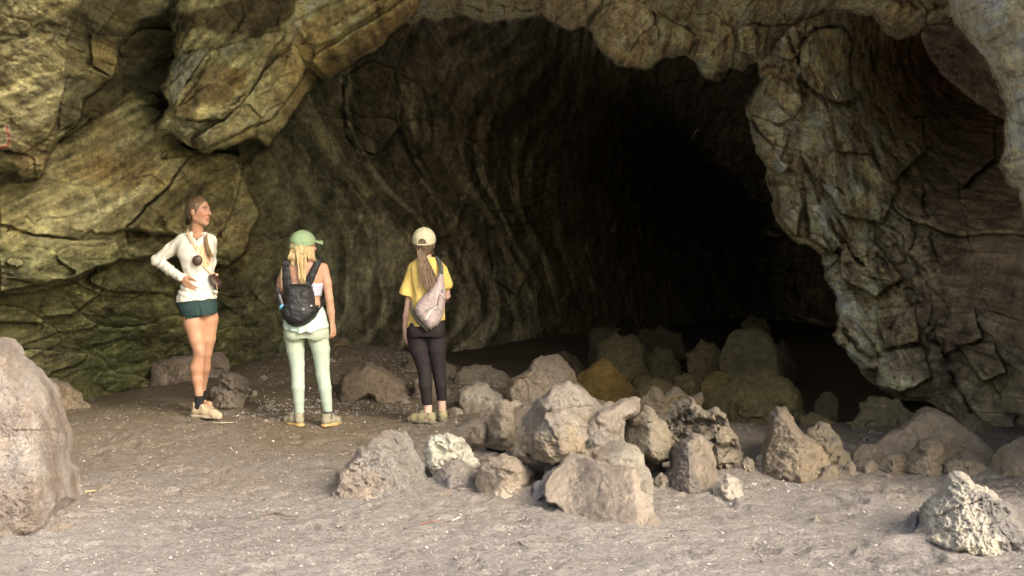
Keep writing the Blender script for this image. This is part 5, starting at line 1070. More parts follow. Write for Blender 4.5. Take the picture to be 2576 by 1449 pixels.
def cf(V, c):
    n_ = fbm(V[:, 0] * 9, V[:, 1] * 9, V[:, 2] * 9, 3, 3); c = c * (1 + .10 * n_)[:, None]
    def blob(p, r, col_, k=1.0):
        t = (np.clip(1.3 - np.linalg.norm((V - p) / np.array(r), axis=1), 0, .3) / .3 * k)[:, None]; return c * (1 - t) + np.array(col_) * t
    c = blob(h(.100, 0, -.056), (.02, .024, .008), (.42, .17, .12)); c = blob(h(.108, 0, -.059), (.012, .017, .003), (.12, .03, .02))
    for s in (1, -1):
        c = blob(h(.086, .03 * s, .030), (.022, .020, .006), (.14, .08, .045), .9)
        c = blob(h(.084, .045 * s, -.03), (.03, .025, .02), (.56, .24, .14), .5)
    return c
body = sf.mesh('body', M_SKIN, r1, SK_T, cf)
for s in (1, -1):
    sf = Soft(h(.084, .03 * s, .007) - .02, h(.084, .03 * s, .007) + .02, .002); sf.ell(h(.081, .030 * s, .006), (.011, .0105, .0055), .001)
    ey = h(.094, .030 * s, .007)
    sf.mesh('eye', M_METAL, r1, (.45, .38, .32), lambda V, c: np.where((np.linalg.norm(V - ey, axis=1) < .0085)[:, None], np.array((.05, .03, .02)), c))
# shirt
sf = Soft((-.50, -.24, .88), (.26, .34, 1.58), .005)
sf.loft(J.rows([(580, 478, 520, .02, .055), (588, 462, 534, .02, .085), (600, 452, 540, .015, .105), (620, 449, 541, .0, .125), (640, 452, 540, -.005, .135), (665, 460, 538, -.005, .125), (690, 468, 537, .0, .118), (715, 459, 541, .0, .13), (735, 451, 546, .0, .14), (756, 448, 548, 0, .145)]), .012)
sf.chain([J(464, 602, .0), J(428, 626, .025), J(394, 652, .05)], [.058, .050, .045], .02); sf.chain([J(394, 652, .05), J(430, 675, -.02), J(465, 693, -.10)], [.045, .042, .036], .015)
sf.chain([J(529, 600, .06), J(522, 655, .17), J(520, 705, .12)], [.050, .045, .036], .02)
sf.cone(J(540, 722, -.06), J(553, 729, -.08), .022, .010, .01)
sf.cut(J(500, 752, 0), v3(.10, 0, -1)); sf.cut(J(467, 695.5, -.10), v3(.8, -.25, -.50) * 1) if False else None
sf.ell(J(504, 580, -.055), (.055, .05, .052), .004, '-')
def rp(x, y, z):
    f = .006 * fbm(x * 6 + z * 5, y * 8, z * 13 - x * 9, 3, 7) * 1.6
    hip = np.exp(-((z - J(0, 722)[2]) / .06) ** 2); f = f + hip * .006 * np.sin(z * 120 + x * 40 + 3 * pn(x * 8, y * 8, z * 8, 5))
    arm = (x < -.18); return f * np.where(arm, .6, 1) + arm * .003 * np.sin(z * 70 - x * 90 + 3 * pn(x * 9, y * 9, z * 9, 6))
sf.ripple(rp)
def cf(V, c):
    # faded orange sunburst print on the chest
    fr = V[:, 1] < 0.03
    d = np.stack([(V[:, 0] / J.S + J.cx), (J.base - V[:, 2] / J.S)], -1)
    q = poly_sd(d[:, 0], d[:, 1], [(510, 618), (520, 610), (534, 612), (539, 630), (538, 650), (533, 668), (524, 668), (516, 650), (511, 636)])
    n_ = pn(d[:, 0] / 3.5, d[:, 1] / 3.5, 0, 9)
    t = (sstep(1.5, -1.5, q) * fr * (.62 + .5 * n_))[:, None]; t = np.clip(t, 0, .9); oc = np.where((n_ > .05)[:, None], np.array((.62, .20, .06)), np.array((.70, .38, .08)))
    c = c * (1 - t) + oc * t
    for a, b_ in (((486, 622), (506, 630)), ((490, 640), (506, 640)), ((492, 668), (508, 655)), ((500, 612), (509, 622)), ((489, 655), (505, 648)), ((506, 672), (512, 662))):
        l = line_d(d[:, 0], d[:, 1], [a, b_]); t = (sstep(1.8, .6, l) * fr * .55)[:, None]; c = c * (1 - t) + np.array((.80, .55, .22)) * t
    l = line_d(d[:, 0], d[:, 1], [(507, 678), (520, 673), (534, 676)]); t = (sstep(2.6, 1.2, l + 1.5 * n_) * fr * .4)[:, None]; c = c * (1 - t) + np.array((.45, .38, .24)) * t
    return c
sf.mesh('shirt', M_CLOTH, r1, (.66, .64, .55), cf)
# shorts
sf = Soft((-.24, -.22, .76), (.20, .22, 1.04), .005)
sf.loft(J.rows([(735, 456, 542, 0, .125), (752, 449, 547, 0, .130), (772, 450, 548, .0, .130), (790, 459, 547, .0, .12)]), .01)
sf.cone(J(489, 775, -.02), J(491, 815, -.03), .088, .080, .008); sf.cone(J(520, 775, .025), J(523, 805, .035), .084, .078, .008)
sf.ell(J(492, 770, .09), (.085, .06, .07), .02); sf.cut(J(490, 797, 0), v3(.22, 0, -1))
sf.cone(J(511, 768, -.135), J(515, 803, -.115), .010, .020, .014, '-')
sf.mesh('shorts', M_TIGHT, r1, (.026, .052, .050))
# hair
sf = Soft(hc - v3(.24, .2, .26), hc + v3(.2, .2, .17), .004)
L1 = nrm(np.cross((0, 0, 1), FD))
sf.ell(h(-.018, 0, .026), (.100, .085, .098), .01, F=FD); sf.ell(h(-.055, 0, -.015), (.060, .072, .075), .02, F=FD)
sf.cone(h(-.085, 0, -.05), h(-.105, 0, -.078), .035, .024, .015)
sf.cut(h(.052, 0, .035), nrm(FD * 1.0 - v3(0, 0, .55)))
sf.ell(h(.085, 0, -.035), (.062, .095, .085), .012, '-', F=FD)
for s in (1, -1): sf.ell(h(.005, .088 * s, -.012), (.020, .018, .032), .006, '-', F=FD)
hr = sf.mesh('hair', M_HAIR, r1, (.085, .05, .026), lambda V, c: c * (1 + .9 * sstep(-.02, .06, (V - hc) @ FD) * 1 + .35 * pn(V[:, 0] * 20, V[:, 1] * 20, V[:, 2] * 90, 3))[:, None])
sf = Soft(h(-.13, 0, -.09) - .06, h(-.13, 0, -.09) + .06, .004)
for k in range(9):
    a = k * .7; sf.ell(h(-.108, 0, -.078) + v3(.0, math.cos(a) * .022, math.sin(a) * .022), (.016, .013, .013), .003)
sf.mesh('scrunchie', M_CLOTH, hr, (.02, .016, .014))
cs = []
for k in range(26):                                             # tail brought round the neck and down her chest
    a, b_ = random.gauss(0, .011), random.gauss(0, .011)
    cs.append([J(474 + a * 100, 560 + b_ * 200, .05), J(470, 575 + b_ * 100, .03 + a), J(476, 588, .09), J(510, 585, .11), J(524 + a * 200, 578, .03), J(522 + a * 250, 590, -.085 + b_), J(531 + a * 260, 612, -.125 + b_), J(537 + a * 330, 630, -.12 + b_), J(541 + a * 380, 640 + abs(b_) * 300, -.11 + b_)])
strands('hair_lock', cs, .0065, M_HAIR, hr, (.33, .23, .11))
# socks, boots, necklace
for a_, b_ in ((J(501, 996, .01), J(500, 1020, .01)), (J(493, 990, .225), J(490, 1005, .24))):
    sf = Soft(np.minimum(a_, b_) - .06, np.maximum(a_, b_) + .06, .004); sf.cone(a_, b_, .037, .038, .005); sf.cut(a_ + v3(0, 0, .01), (0, 0, 1)); sf.mesh('sock', M_CLOTH, r1, (.018, .018, .022))
gz = lambda p: float(ground_z(r1.location.x + p[0], r1.location.y + p[1])) - r1.location.z
p1, p2 = J(478, 1052, .045), J(568, 1052, -.09); shoe(r1, p1, p2, gz(p1) - .002, (.40, .31, .20), (.42, .35, .25), .02, lace=(.5, .42, .3))
p1, p2 = J(470, 1035, .31), J(528, 1035, .17); shoe(r1, p1, p2, gz(p1) - .002, (.30, .24, .16), (.30, .25, .18), .02, lace=(.5, .42, .3))
sf = Soft(J(480, 602, -.17), J(534, 570, .12), .003); sf.chain([J(489, 586, -.03), J(497, 594, -.085), J(506, 597, -.10), J(515, 592, -.09), J(521, 584, -.03)], [.0022] * 5, .001); sf.ell(J(506, 598.5, -.103), (.008, .004, .009), .001)
sf.mesh('necklace', M_METAL, r1, (.20, .12, .07))
# cross-body bag: strap, coin purse, pouch
bagr = empty('handbag', (r1.location.x + J(552, 700)[0], r1.location.y - .1, r1.location.z + J(0, 740)[2]), 'dark brown shoulder pouch on a tan strap with a round coin purse', 'bag')
off = v3(r1.location.x, r1.location.y, r1.location.z) - np.array(bagr.location)
def at(o): o.location = off; return o
tsy = lambda dx, dy: .012 - float(np.interp(dy, [578, 588, 600, 620, 640, 665], [.06, .085, .107, .128, .142, .136])) * math.sqrt(max(0, 1 - ((dx - 497) / 47) ** 2))
sf = Soft((-.2, -.26, .95), (.32, .2, 1.6), .004)
pl = [J(482, 586, .03)] + [J(x_, y_, tsy(x_, y_)) for x_, y_ in ((479, 580), (481, 585), (487, 595), (494, 607), (500, 614))]; pl[1] = J(481, 584, -.015)
sf.chain(pl, [.010, .011, .013, .014, .015, .015], .003, flat=((-.5, 1, .4), .35)); sf.chain([J(475, 577, .03), J(476, 600, .10), J(500, 650, .16), J(535, 690, .12), J(548, 688, .0)], [.014] * 5, .003)
at(sf.mesh('strap', M_LEATH, bagr, (.55, .36, .25)))
sf = Soft((-.2, -.26, .95), (.32, .2, 1.6), .0035)
for a, b_ in (((499, 613), (509, 617)), ((500, 619), (508, 621)), ((499, 613), (500, 619)), ((509, 617), (508, 621)), ((505, 622), (508, 632))): sf.cone(J(*a, tsy(*a) - .014), J(*b_, tsy(*b_) - .014), .005, .005, .001)
at(sf.mesh('buckle', M_METAL, bagr, (.55, .40, .18)))
sf = Soft((-.2, -.26, .95), (.32, .2, 1.6), .0035)
for k in range(10):
    t = k / 9; x_ = 519 + 20 * t; y_ = 662 + 24 * t; sf.cone(J(x_ - 1.3, y_, tsy(x_, y_) - .012), J(x_ + 1.3, y_ + .6, tsy(x_, y_) - .012), .005, .005, .001)
at(sf.mesh('chain', M_METAL, bagr, (.55, .40, .18)))
cp = J(511, 651, -.165); sf = Soft(cp - .07, cp + .07, .0035); sf.ell(cp, (.042, .02, .044), .002, F=(1, 0, 0)); 
at(sf.mesh('coin_purse', M_LEATH, bagr, (.055, .032, .022), lambda V, c: c * (1 + 1.2 * (pn(V[:, 0] * 70, 0, V[:, 2] * 70, 4) > .25))[:, None]))
sf = Soft((.0, -.28, .88), (.34, .2, 1.25), .004)
sf.slab([J(x_, y_)[[0, 2]] for x_, y_ in ((531, 688), (545, 684), (556, 695), (566, 708), (560, 722), (552, 727), (543, 720), (536, 706))], -.15, -.03, rnd=.02, dome=.06)
for a, b_ in (((540, 690), (560, 712)), ((534, 692), (552, 722)), ((546, 686), (565, 708))): sf.cone(J(*a, -.155), J(*b_, -.15), .005, .005, .004, '-')
at(sf.mesh('pouch', M_LEATH, bagr, (.05, .03, .022), lambda V, c: c * (1 + 1.0 * (pn(V[:, 0] * 60, 2, V[:, 2] * 60, 4) > .28))[:, None]))
sf = Soft((.0, -.28, .86), (.34, .2, 1.25), .0035); sf.chain([J(556, 708, -.14), J(558, 722, -.14), J(556, 738, -.13), J(551, 742, -.13), J(547, 736, -.13)], [.0035] * 5, .001)
at(sf.mesh('cord', M_METAL, bagr, (.40, .30, .16)))

# ================================================================= woman in mint leggings, green cap, backpack
J = Fig(770, 1073)
r2 = person_root(770, 1073, 'woman in green cap and mint green leggings facing away, black backpack'); r2['group'] = G3
LXY = v3(r2.location.x, r2.location.y, r2.location.z)
sf = Soft((-.34, -.28, -.02), (.34, .42, 1.62), .0052)
hc = J(766, 621, .01); FD = v3(.74, .67, 0)
h = head(sf, hc, FD)
sf.cone(J(767, 655, -.01), J(767, 635, .0), .050, .047, .02)
sf.loft(J.rows([(650, 752, 782, 0, .06), (657, 735, 803, 0, .075), (665, 720, 818, 0, .085), (680, 720, 818, 0, .095), (700, 725, 814, 0, .105), (730, 729, 808, 0, .10), (755, 732, 806, 0, .09), (780, 726, 812, 0, .10), (805, 720, 820, 0, .11), (840, 718, 826, 0, .12)]), .02)
sf.chain([J(724, 674, 0), J(712, 708, .0), J(702, 745, .02), J(716, 765, .16), J(740, 760, .26)], [.043, .041, .033, .028, .022], .012)
sf.chain([J(815, 675, 0), J(824, 712, .0), J(830, 752, .0), J(833, 785, .02), J(836, 812, .03)], [.042, .038, .032, .031, .021], .012)
hand(sf, J(836, 814, .03), v3(.10, .08, -1), v3(-.85, .45, .1), 1, .55, .6, .92)
sf.chain([J(742, 850), J(748, 915), J(751, 980, -.01), J(753, 1045, .01)], [.07, .045, .040, .026], .01); sf.chain([J(801, 850), J(812, 915), J(818, 985, -.01), J(825, 1045, .01)], [.07, .045, .040, .026], .01)
foot(sf, J(755, 1073, -.04), J(718, 1073, .1)); foot(sf, J(820, 1073, -.03), J(842, 1073, .14))
def cf(V, c):
    n_ = fbm(V[:, 0] * 9, V[:, 1] * 9, V[:, 2] * 9, 3, 3); c = c * (1 + .08 * n_)[:, None]
    t = (sstep(.06, 0, np.abs(V[:, 0] - J(828, 0)[0]) * 0 + np.abs(V[:, 2] - J(0, 676)[2])) * sstep(.12, .17, np.abs(V[:, 0])) * .5)[:, None]; return c * (1 - t) + np.array((.55, .22, .14)) * t
sf.mesh('body', M_SKIN, r2, SK_M, cf)
sf = Soft((-.22, -.18, .95), (.22, .18, 1.32), .005)
sf.loft(J.rows([(713, 724, 814, 0, .10), (717, 723, 815, 0, .113), (730, 726, 811, 0, .108), (745, 729, 808, 0, .100)], .006), .008); sf.mesh('sports_top', M_TIGHT, r2, (.44, .47, .56))
# mint shirt knotted round the waist, ruffled hem
sf = Soft((-.26, -.24, .70), (.26, .24, 1.06), .005)
sf.loft(J.rows([(770, 732, 812, 0, .10), (785, 722, 819, -.002, .118), (805, 716, 825, -.004, .132), (822, 713, 829, -.006, .145), (842, 711, 832, -.01, .158)]), .01)
sf.loft(J.rows([(765, 735, 808, 0, .08), (850, 724, 818, 0, .125)]), .004, op='-') if False else None
def rp(x, y, z): return (.012 * sstep(.86, .74, z)) * np.sin(np.arctan2(x, -y) * 13 + 2 * pn(x * 9, y * 9, z * 5, 8)) + .005 * fbm(x * 14, y * 14, z * 7, 2, 9)
sf.ripple(rp)
zz = sf.ax[2][None, None, :]; xx = sf.ax[0][:, None, None]
hem = J(0, 835)[2] + .045 * (np.clip(np.abs(xx - .0) / .19, 0, 1.2)) ** 2.2 + .006 * np.sin(xx * 60) + 0 * zz
sf.d = np.maximum(sf.d, (hem - zz).astype(np.float32) + 0 * sf.d)
sf.mesh('waist_shirt', M_CLOTH, r2, (.44, .54, .46))
# leggings
def legging(name, parent, J, hips, bum, legs, col, cuffs, cf=None, boxx=.3):
    sf = Soft((-boxx, -.26, .05), (boxx, .24, 1.0), .0052)
    sf.loft(J.rows(hips), .01)
    for c_, r_ in bum: sf.ell(c_, r_, .022)
    for pts, rs in legs: sf.chain(pts, rs, .008)
    # each leg ends at its own cuff
    Z = sf.ax[2][None, None, :]; X = sf.ax[0][:, None, None]
    (xm, z1, z2) = cuffs; cz = np.where(X < xm, z1, z2)
    sf.d = np.maximum(sf.d, (cz - Z).astype(np.float32) + 0 * sf.d)
    return sf.mesh(name, M_TIGHT, parent, col, cf)
legging('leggings', r2, J, [(795, 724, 817, 0, .10), (815, 718, 824, 0, .112), (835, 714, 829, 0, .12), (850, 716, 829, 0, .115)],
        [(J(745, 838, -.060), (.078, .068, .078)), (J(797, 838, -.060), (.078, .068, .078))],
        [([J(742, 850), J(744, 880), J(748, 915), J(750, 944, -.005), J(751, 975, -.015), J(752, 1010, -.005), J(753, 1046, .01)], [.086, .073, .060, .054, .054, .044, .037]),
         ([J(801, 850), J(808, 880), J(811, 915), J(813, 944, -.005), J(819, 978, -.015), J(822, 1010, -.005), J(825, 1044, .01)], [.086, .074, .061, .056, .052, .044, .037])],
        (.37, .44, .355), (J(785, 0)[0], J(0, 1042)[2], J(0, 1037)[2]),
        cf=lambda V, c: c * (1 - .20 * (sstep(J(0, 905)[2], J(0, 850)[2], V[:, 2]))[:, None] * np.array((-.2, .05, .55))))
for a_ in (J(753, 1046, .01), J(825, 1044, .01)):
    sf = Soft(a_ - .07, a_ + .07, .004); sf.cone(a_ + v3(0, 0, .01), a_ - v3(0, 0, .04), .036, .038, .005); sf.mesh('sock', M_CLOTH, r2, (.10, .09, .08))
gz = lambda p, r: float(ground_z(r.location.x + p[0], r.location.y + p[1])) - r.location.z
GS = (.27, .25, .17)
p1, p2 = J(763, 1073, -.055), J(706, 1073, .125); shoe(r2, p1, p2, gz(p1, r2) - .002, GS, (.50, .34, .14), .0)
p1, p2 = J(816, 1073, -.05), J(850, 1073, .17); shoe(r2, p1, p2, gz(p1, r2) - .002, GS, (.50, .34, .14), .0)
# hair
sf = Soft(hc - v3(.2, .22, .22), hc + v3(.2, .2, .16), .0045)
sf.ell(h(-.02, 0, .01), (.100, .087, .100), .01, F=FD); sf.cone(h(-.06, .05, -.03), h(-.05, .075, -.13), .04, .028, .03); sf.cone(h(-.06, -.05, -.03), h(-.05, -.07, -.13), .04, .028, .03); sf.cone(h(-.08, 0, -.03), h(-.095, .0, -.14), .045, .035, .03)
sf.ell(h(.085, 0, -.03), (.07, .085, .10), .012, '-', F=FD)
BL = (.50, .36, .17)
hr = sf.mesh('hair', M_HAIR, r2, BL, lambda V, c: c * (1 + .55 * pn(V[:, 0] * 70, V[:, 1] * 40, V[:, 2] * 6, 3))[:, None])
cs = []
for k in range(140):
    s = random.uniform(-1, 1); a = random.uniform(-1, 1)
    if abs(s) < .45: cs.append([J(766 + s * 34, 622, -.09), J(766 + s * 28, 645, -.115), J(768 + s * 24, 668, -.125 + .01 * a), J(769 + s * 22, 690, -.13), J(769 + s * 16 + a * 4, 708 + a * 8, -.135)])
    else: cs.append([J(766 + s * 26, 622, -.06), J(766 + s * 30, 636, -.085), J(765 + s * 34, 648, -.10), J(765 + s * 36 + a * 3, 654 + a * 6, -.09)])
strands('hair_lock', cs, .0042, M_HAIR, hr, BL)
# caps
def cap(parent, h, FD, col_, bill_dir, opening, bill=True, peak=0.0, stitch=None):
    c0 = h(0, 0, 0)
    sf = Soft(c0 - v3(.22, .22, .08), c0 + v3(.24, .24, .2), .004)
    sf.ell(h(-.012, 0, .030), (.114, .097, .105), .01, F=FD)
    if peak: sf.cone(h(-.02, 0, .09), h(.0, 0, .125 + peak), .055, .018, .03)
    sf.cut(h(0, 0, .008), nrm(v3(0, 0, -1) + FD * .22))
    sf.ell(h(-.115, 0, .005), (.05, .036, .034), .003, '-', F=FD)
    o = sf.mesh('cap', M_CLOTH, parent, col_, lambda V, c: c * (1 - .25 * np.exp(-(((V - c0) @ np.cross((0, 0, 1), FD)) / .0025) ** 2) - .15 * np.exp(-((V[:, 2] - h(0, 0, .03)[2]) / .003) ** 2) + .06 * pn(V[:, 0] * 30, V[:, 1] * 30, V[:, 2] * 30))[:, None])
    sf = Soft(c0 - v3(.26, .26, .08), c0 + v3(.28, .28, .2), .004)
    for s in np.linspace(-1, 1, 13):
        sf.cone(h(.055, .070 * s, .044), h(.172 - .035 * s * s, .064 * s, .044 - .024 * s * s), .0075, .0065, .012)
    sf.mesh('cap_bill', M_CLOTH, o, np.array(col_) * .95)
    sf = Soft(c0 - v3(.2, .2, .08), c0 + v3(.2, .2, .24), .0035); sf.ell(h(-.012, 0, .136 + peak * .9), (.008, .008, .005), .001); sf.mesh('cap_button', M_CLOTH, o, np.array(col_) * .45)
    sf = Soft(c0 - v3(.2, .2, .08), c0 + v3(.2, .2, .12), .0035)
    ps = [h(-.012 - .113 * math.cos(t), .098 * math.sin(t), -.012 + .003) for t in np.linspace(-.42, .42, 9)]; sf.chain(ps, [.0075] * 9, .002); sf.mesh('cap_strap', M_CLOTH, o, np.array(col_) * .8)
    return o
cap(r2, h, FD, (.25, .34, .19), FD, True)
# backpack
bp = empty('backpack', LXY + v3(0, -.2, .85), 'black backpack with broad straps on the woman in mint leggings', 'backpack')
off = LXY - np.array(bp.location)
sf = Soft((-.24, -.34, .72), (.26, .12, 1.36), .005)
bk = lambda x, z: -.075 + 0 * x
PZ = lambda l: [J(a, b_)[[0, 2]] for a, b_ in l]
sf.slab(PZ([(728, 716), (745, 714), (775, 716), (793, 720), (797, 745), (799, 768), (808, 768), (808, 782), (800, 798), (785, 812), (768, 821), (750, 822), (733, 815), (720, 800), (712, 780), (718, 770), (724, 760), (725, 735)]), lambda x, z: -.235 + .10 * (z - 1.0) + 0 * x, bk, rnd=.022, dome=.10)
sf.ripple(lambda x, y, z: .008 * fbm(x * 9 + z * 6, y * 5, z * 11, 3, 12) * 1.4)
at2 = lambda o: (setattr(o, 'location', off), o)[1]
def cf(V, c):
    d = np.stack([V[:, 0] / J.S + J.cx, J.base - V[:, 2] / J.S], -1)
    t = ((np.abs(d[:, 1] - 774) < 9 + 0 * d[:, 0]) & (d[:, 1] < 800))
    c = c * np.where(d[:, 1] > 773 + 4 * np.sin(d[:, 0] / 12), .75, 1.25)[:, None]
    m = (np.abs(d[:, 0] - 774) < 6) & (np.abs(d[:, 1] - 773) < 3); c[m] = (.05, .05, .05); m = (np.abs(d[:, 0] - 775.5) < 2.6) & (np.abs(d[:, 1] - 775.5) < .9); c[m] = (.45, .45, .45)
    m = (np.abs(d[:, 0] - 793) < 2.2) & (np.abs(d[:, 1] - 767) < 1.4); c[m] = (.55, .55, .5)
    return c
pk = at2(sf.mesh('pack_body', M_NYLON, bp, (.022, .021, .022), cf))
sf = Soft((-.24, -.30, .95), (.26, .12, 1.40), .004); sf.chain([J(734, 717, -.16), J(760, 714, -.17), J(790, 718, -.155)], [.006] * 3, .002); sf.chain([J(786, 722, -.19), J(799, 720, -.175)], [.006, .003], .002)
at2(sf.mesh('drawcord', M_NYLON, bp, (.012, .012, .012)))
for pts in ([J(731, 720, -.12), J(729, 700, -.125), J(727, 680, -.115), J(725, 664, -.08), J(726, 657, -.01), J(727, 668, .07)], [J(779, 720, -.12), J(788, 700, -.125), J(797, 680, -.115), J(804, 662, -.08), J(806, 655, -.01), J(806, 668, .07)]):
    sf = Soft((-.24, -.22, 1.05), (.26, .16, 1.42), .0045); sf.chain(pts, [.036, .034, .030, .028, .026, .024], .01, flat=((0, 1, .25), .35)); at2(sf.mesh('shoulder_strap', M_NYLON, bp, (.018, .017, .018)))
for pts in ([J(806, 782, -.13), J(812, 770, -.05), J(813, 745, .05), J(812, 710, .10)],):
    sf = Soft((-.1, -.22, .8), (.26, .18, 1.3), .004); sf.chain(pts, [.008] * 4, .002); at2(sf.mesh('webbing', M_NYLON, bp, (.016, .015, .016)))
# bottle held by the pack on the left
bc = J(714, 758, -.11)
bt = empty('water_bottle', LXY + bc - v3(0, 0, .05), 'black bottle with a glossy light blue band at the left side of the backpack', 'bottle')
ob = LXY - np.array(bt.location); ax_ = nrm((.35, -.15, -1))
sf = Soft(bc - .16, bc + .16, .004); sf.cone(bc - ax_ * .05, bc + ax_ * .045, .030, .030, .004); o = sf.mesh('bottle_body', M_METAL, bt, (.02, .02, .02), lambda V, c: np.where((np.abs((V - bc) @ ax_ - .048) < .016)[:, None], np.array((.12, .42, .58)), c)); o.location = ob
sf = Soft(bc - .2, bc + .16, .004); sf.cone(bc - ax_ * .075, bc - ax_ * .10, .024, .022, .003); sf.chain([bc - ax_ * .09 + v3(.02, 0, 0), bc - ax_ * .13, bc - ax_ * .09 - v3(.02, 0, 0)], [.005] * 3, .002); o = sf.mesh('bottle_lid', M_NYLON, bt, (.015, .015, .015)); o.location = ob
sf = Soft((-.26, -.2, .95), (-.08, .1, 1.42), .0035); sf.chain([J(716, 722, -.115), J(715, 700, -.12), J(716, 680, -.11), J(719, 664, -.07), J(723, 657, -.02)], [.005] * 5, .001); o = sf.mesh('bottle_cord', M_CLOTH, bt, (.34, .27, .15)); o.location = ob

# ================================================================= woman in yellow shirt and dark leggings
J = Fig(1073, 1073)
r3 = person_root(1073, 1073, 'woman in cream cap and yellow shirt facing away, dark leggings'); r3['group'] = G3
LXY = v3(r3.location.x, r3.location.y, r3.location.z)
sf = Soft((-.30, -.28, -.02), (.30, .36, 1.66), .0052)
hc = J(1068, 618, .01); FD = v3(.10, .99, 0)
h = head(sf, hc, FD)
sf.cone(J(1072, 658, -.01), J(1070, 628, .0), .049, .046, .02)
sf.loft(J.rows([(655, 1058, 1092, 0, .06), (664, 1042, 1106, 0, .08), (675, 1034, 1116, 0, .09), (700, 1036, 1114, 0, .10), (760, 1042, 1108, 0, .085), (800, 1032, 1116, 0, .10), (840, 1028, 1118, 0, .115)]), .02)
sf.chain([J(1038, 682, 0), J(1033, 725, 0), J(1029, 765, .01), J(1023, 800, .02), J(1019, 830, .03)], [.042, .036, .030, .030, .021], .012)
sf.chain([J(1112, 684, 0), J(1120, 720, .03), J(1122, 750, .08), J(1105, 765, .2)], [.042, .036, .032, .024], .012)
hand(sf, J(1018.5, 831, .03), v3(.03, .05, -1), v3(.85, .35, .0), -1, .38, .55, .95)
sf.chain([J(1050, 850), J(1068, 944), J(1071, 980, -.01), J(1076, 1032, .012)], [.065, .040, .038, .032], .01); sf.chain([J(1096, 850), J(1103, 940, .02), J(1108, 980, .035), J(1111, 1030, .06)], [.065, .040, .038, .030], .01)
sf.cone(J(1076, 1025, .01), J(1077, 1062, .0), .032, .035, .01); sf.cone(J(1110, 1018, .06), J(1111, 1055, .07), .030, .033, .01)
foot(sf, J(1085, 1073, -.02), J(1040, 1073, .12)); foot(sf, J(1115, 1066, .05), J(1095, 1066, .2))
sf.mesh('body', M_SKIN, r3, SK_P, lambda V, c: c * (1 + .08 * fbm(V[:, 0] * 9, V[:, 1] * 9, V[:, 2] * 9, 3, 3))[:, None])
sf = Soft((-.30, -.22, .72), (.28, .22, 1.38), .005)
sf.loft(J.rows([(652, 1052, 1096, -.01, .060), (658, 1044, 1106, 0, .08), (666, 1034, 1116, 0, .10), (680, 1030, 1121, 0, .118), (710, 1031, 1122, 0, .130), (750, 1033, 1121, 0, .128), (790, 1030, 1120, 0, .128), (815, 1027, 1120, 0, .135), (842, 1024, 1120, 0, .140)]), .012)
sf.cut(J(1073, 819, 0), v3(.20, 0, -1))
sl1 = Soft((-.30, -.22, .72), (.28, .22, 1.38), .005)
sl1.cone(J(1042, 684, 0), J(1026, 752, .0), .060, .074, .02); sl1.cut(J(1026, 749, 0), J(1024, 752, 0) - J(1048, 676, 0) + v3(-.03, 0, 0)); sl1.cone(J(1030, 720, .0), J(1026, 775, .01), .030, .052, .01, '-')
sl1.cone(J(1113, 686, .0), J(1121, 722, .03), .048, .055, .02)
hh = np.clip(.5 + .5 * (sf.d - sl1.d) / .02, 0, 1); sf.d = sf.d * (1 - hh) + sl1.d * hh - .02 * hh * (1 - hh)
X, Y, Z = sf.grid(); dxx, dyy = X / J.S + J.cx, J.base - Z / J.S
sl_cut = np.where((dxx < 1048) & (dyy > 735), -1, 1)
sf.ripple(lambda x, y, z: (.006 * np.sin((x * 44 + z * 7) + 3 * pn(x * 5, y * 5, z * 5, 3)) * sstep(1.34, 1.15, z) + .006 * fbm(x * 12, y * 8, z * 6, 2, 4)))
def cf(V, c):
    return c * (1 + .05 * pn(V[:, 0] * 8, V[:, 1] * 8, V[:, 2] * 8))[:, None]
# open under the sleeve so that the arm comes out of it
m_ = np.zeros(sf.d.shape, bool); g = np.maximum(dyy - (742 + (dxx - 1006) * .42), dxx - 1027); sf.d = np.maximum(sf.d, np.where((dxx < 1034) & (dyy < 800), (np.minimum(g, 50) * J.S), -1).astype(np.float32)) if False else sf.d
sf.mesh('shirt', M_CLOTH, r3, (.62, .46, .14), cf)
legging('leggings', r3, J, [(800, 1032, 1116, 0, .10), (815, 1026, 1119, 0, .115), (835, 1024, 1121, 0, .122), (850, 1025, 1120, 0, .115)],
        [(J(1050, 835, -.055), (.072, .065, .075)), (J(1096, 835, -.055), (.072, .065, .075))],
        [([J(1049, 850), J(1054, 885), J(1063, 915), J(1069, 944, -.005), J(1071, 975, -.015), J(1075, 1027, .01)], [.084, .078, .064, .054, .053, .040]),
         ([J(1096, 850), J(1099, 885), J(1102, 915, .01), J(1104, 940, .02), J(1109, 975, .03), J(1111, 1018, .06)], [.082, .076, .063, .054, .051, .038])],
        (.021, .016, .017), (J(1091, 0)[0], J(0, 1025)[2], J(0, 1016)[2]))
OS = (.26, .23, .13)
p1, p2 = J(1096, 1073, -.03), J(1021, 1073, .10); shoe(r3, p1, p2, gz(p1, r3) - .002, OS, (.17, .155, .10), -.012, lace=(.38, .35, .24))
p1, p2 = J(1118, 1066, .03), J(1085, 1066, .20); shoe(r3, p1, p2, gz(p1, r3) - .002, OS, (.17, .155, .10), -.012, lace=(.38, .35, .24))
HB = (.13, .085, .05)
sf = Soft(hc - v3(.2, .22, .22), hc + v3(.2, .2, .16), .0045)
sf.ell(h(-.02, 0, .0), (.100, .085, .100), .01, F=FD); sf.ell(h(-.05, 0, -.06), (.05, .06, .045), .02, F=FD); sf.cone(h(-.07, .045, -.03), h(-.0, .078, -.085), .02, .008, .02); sf.cone(h(-.07, -.045, -.03), h(-.0, -.078, -.085), .02, .008, .02)
sf.ell(h(.085, 0, -.03), (.07, .085, .10), .012, '-', F=FD)
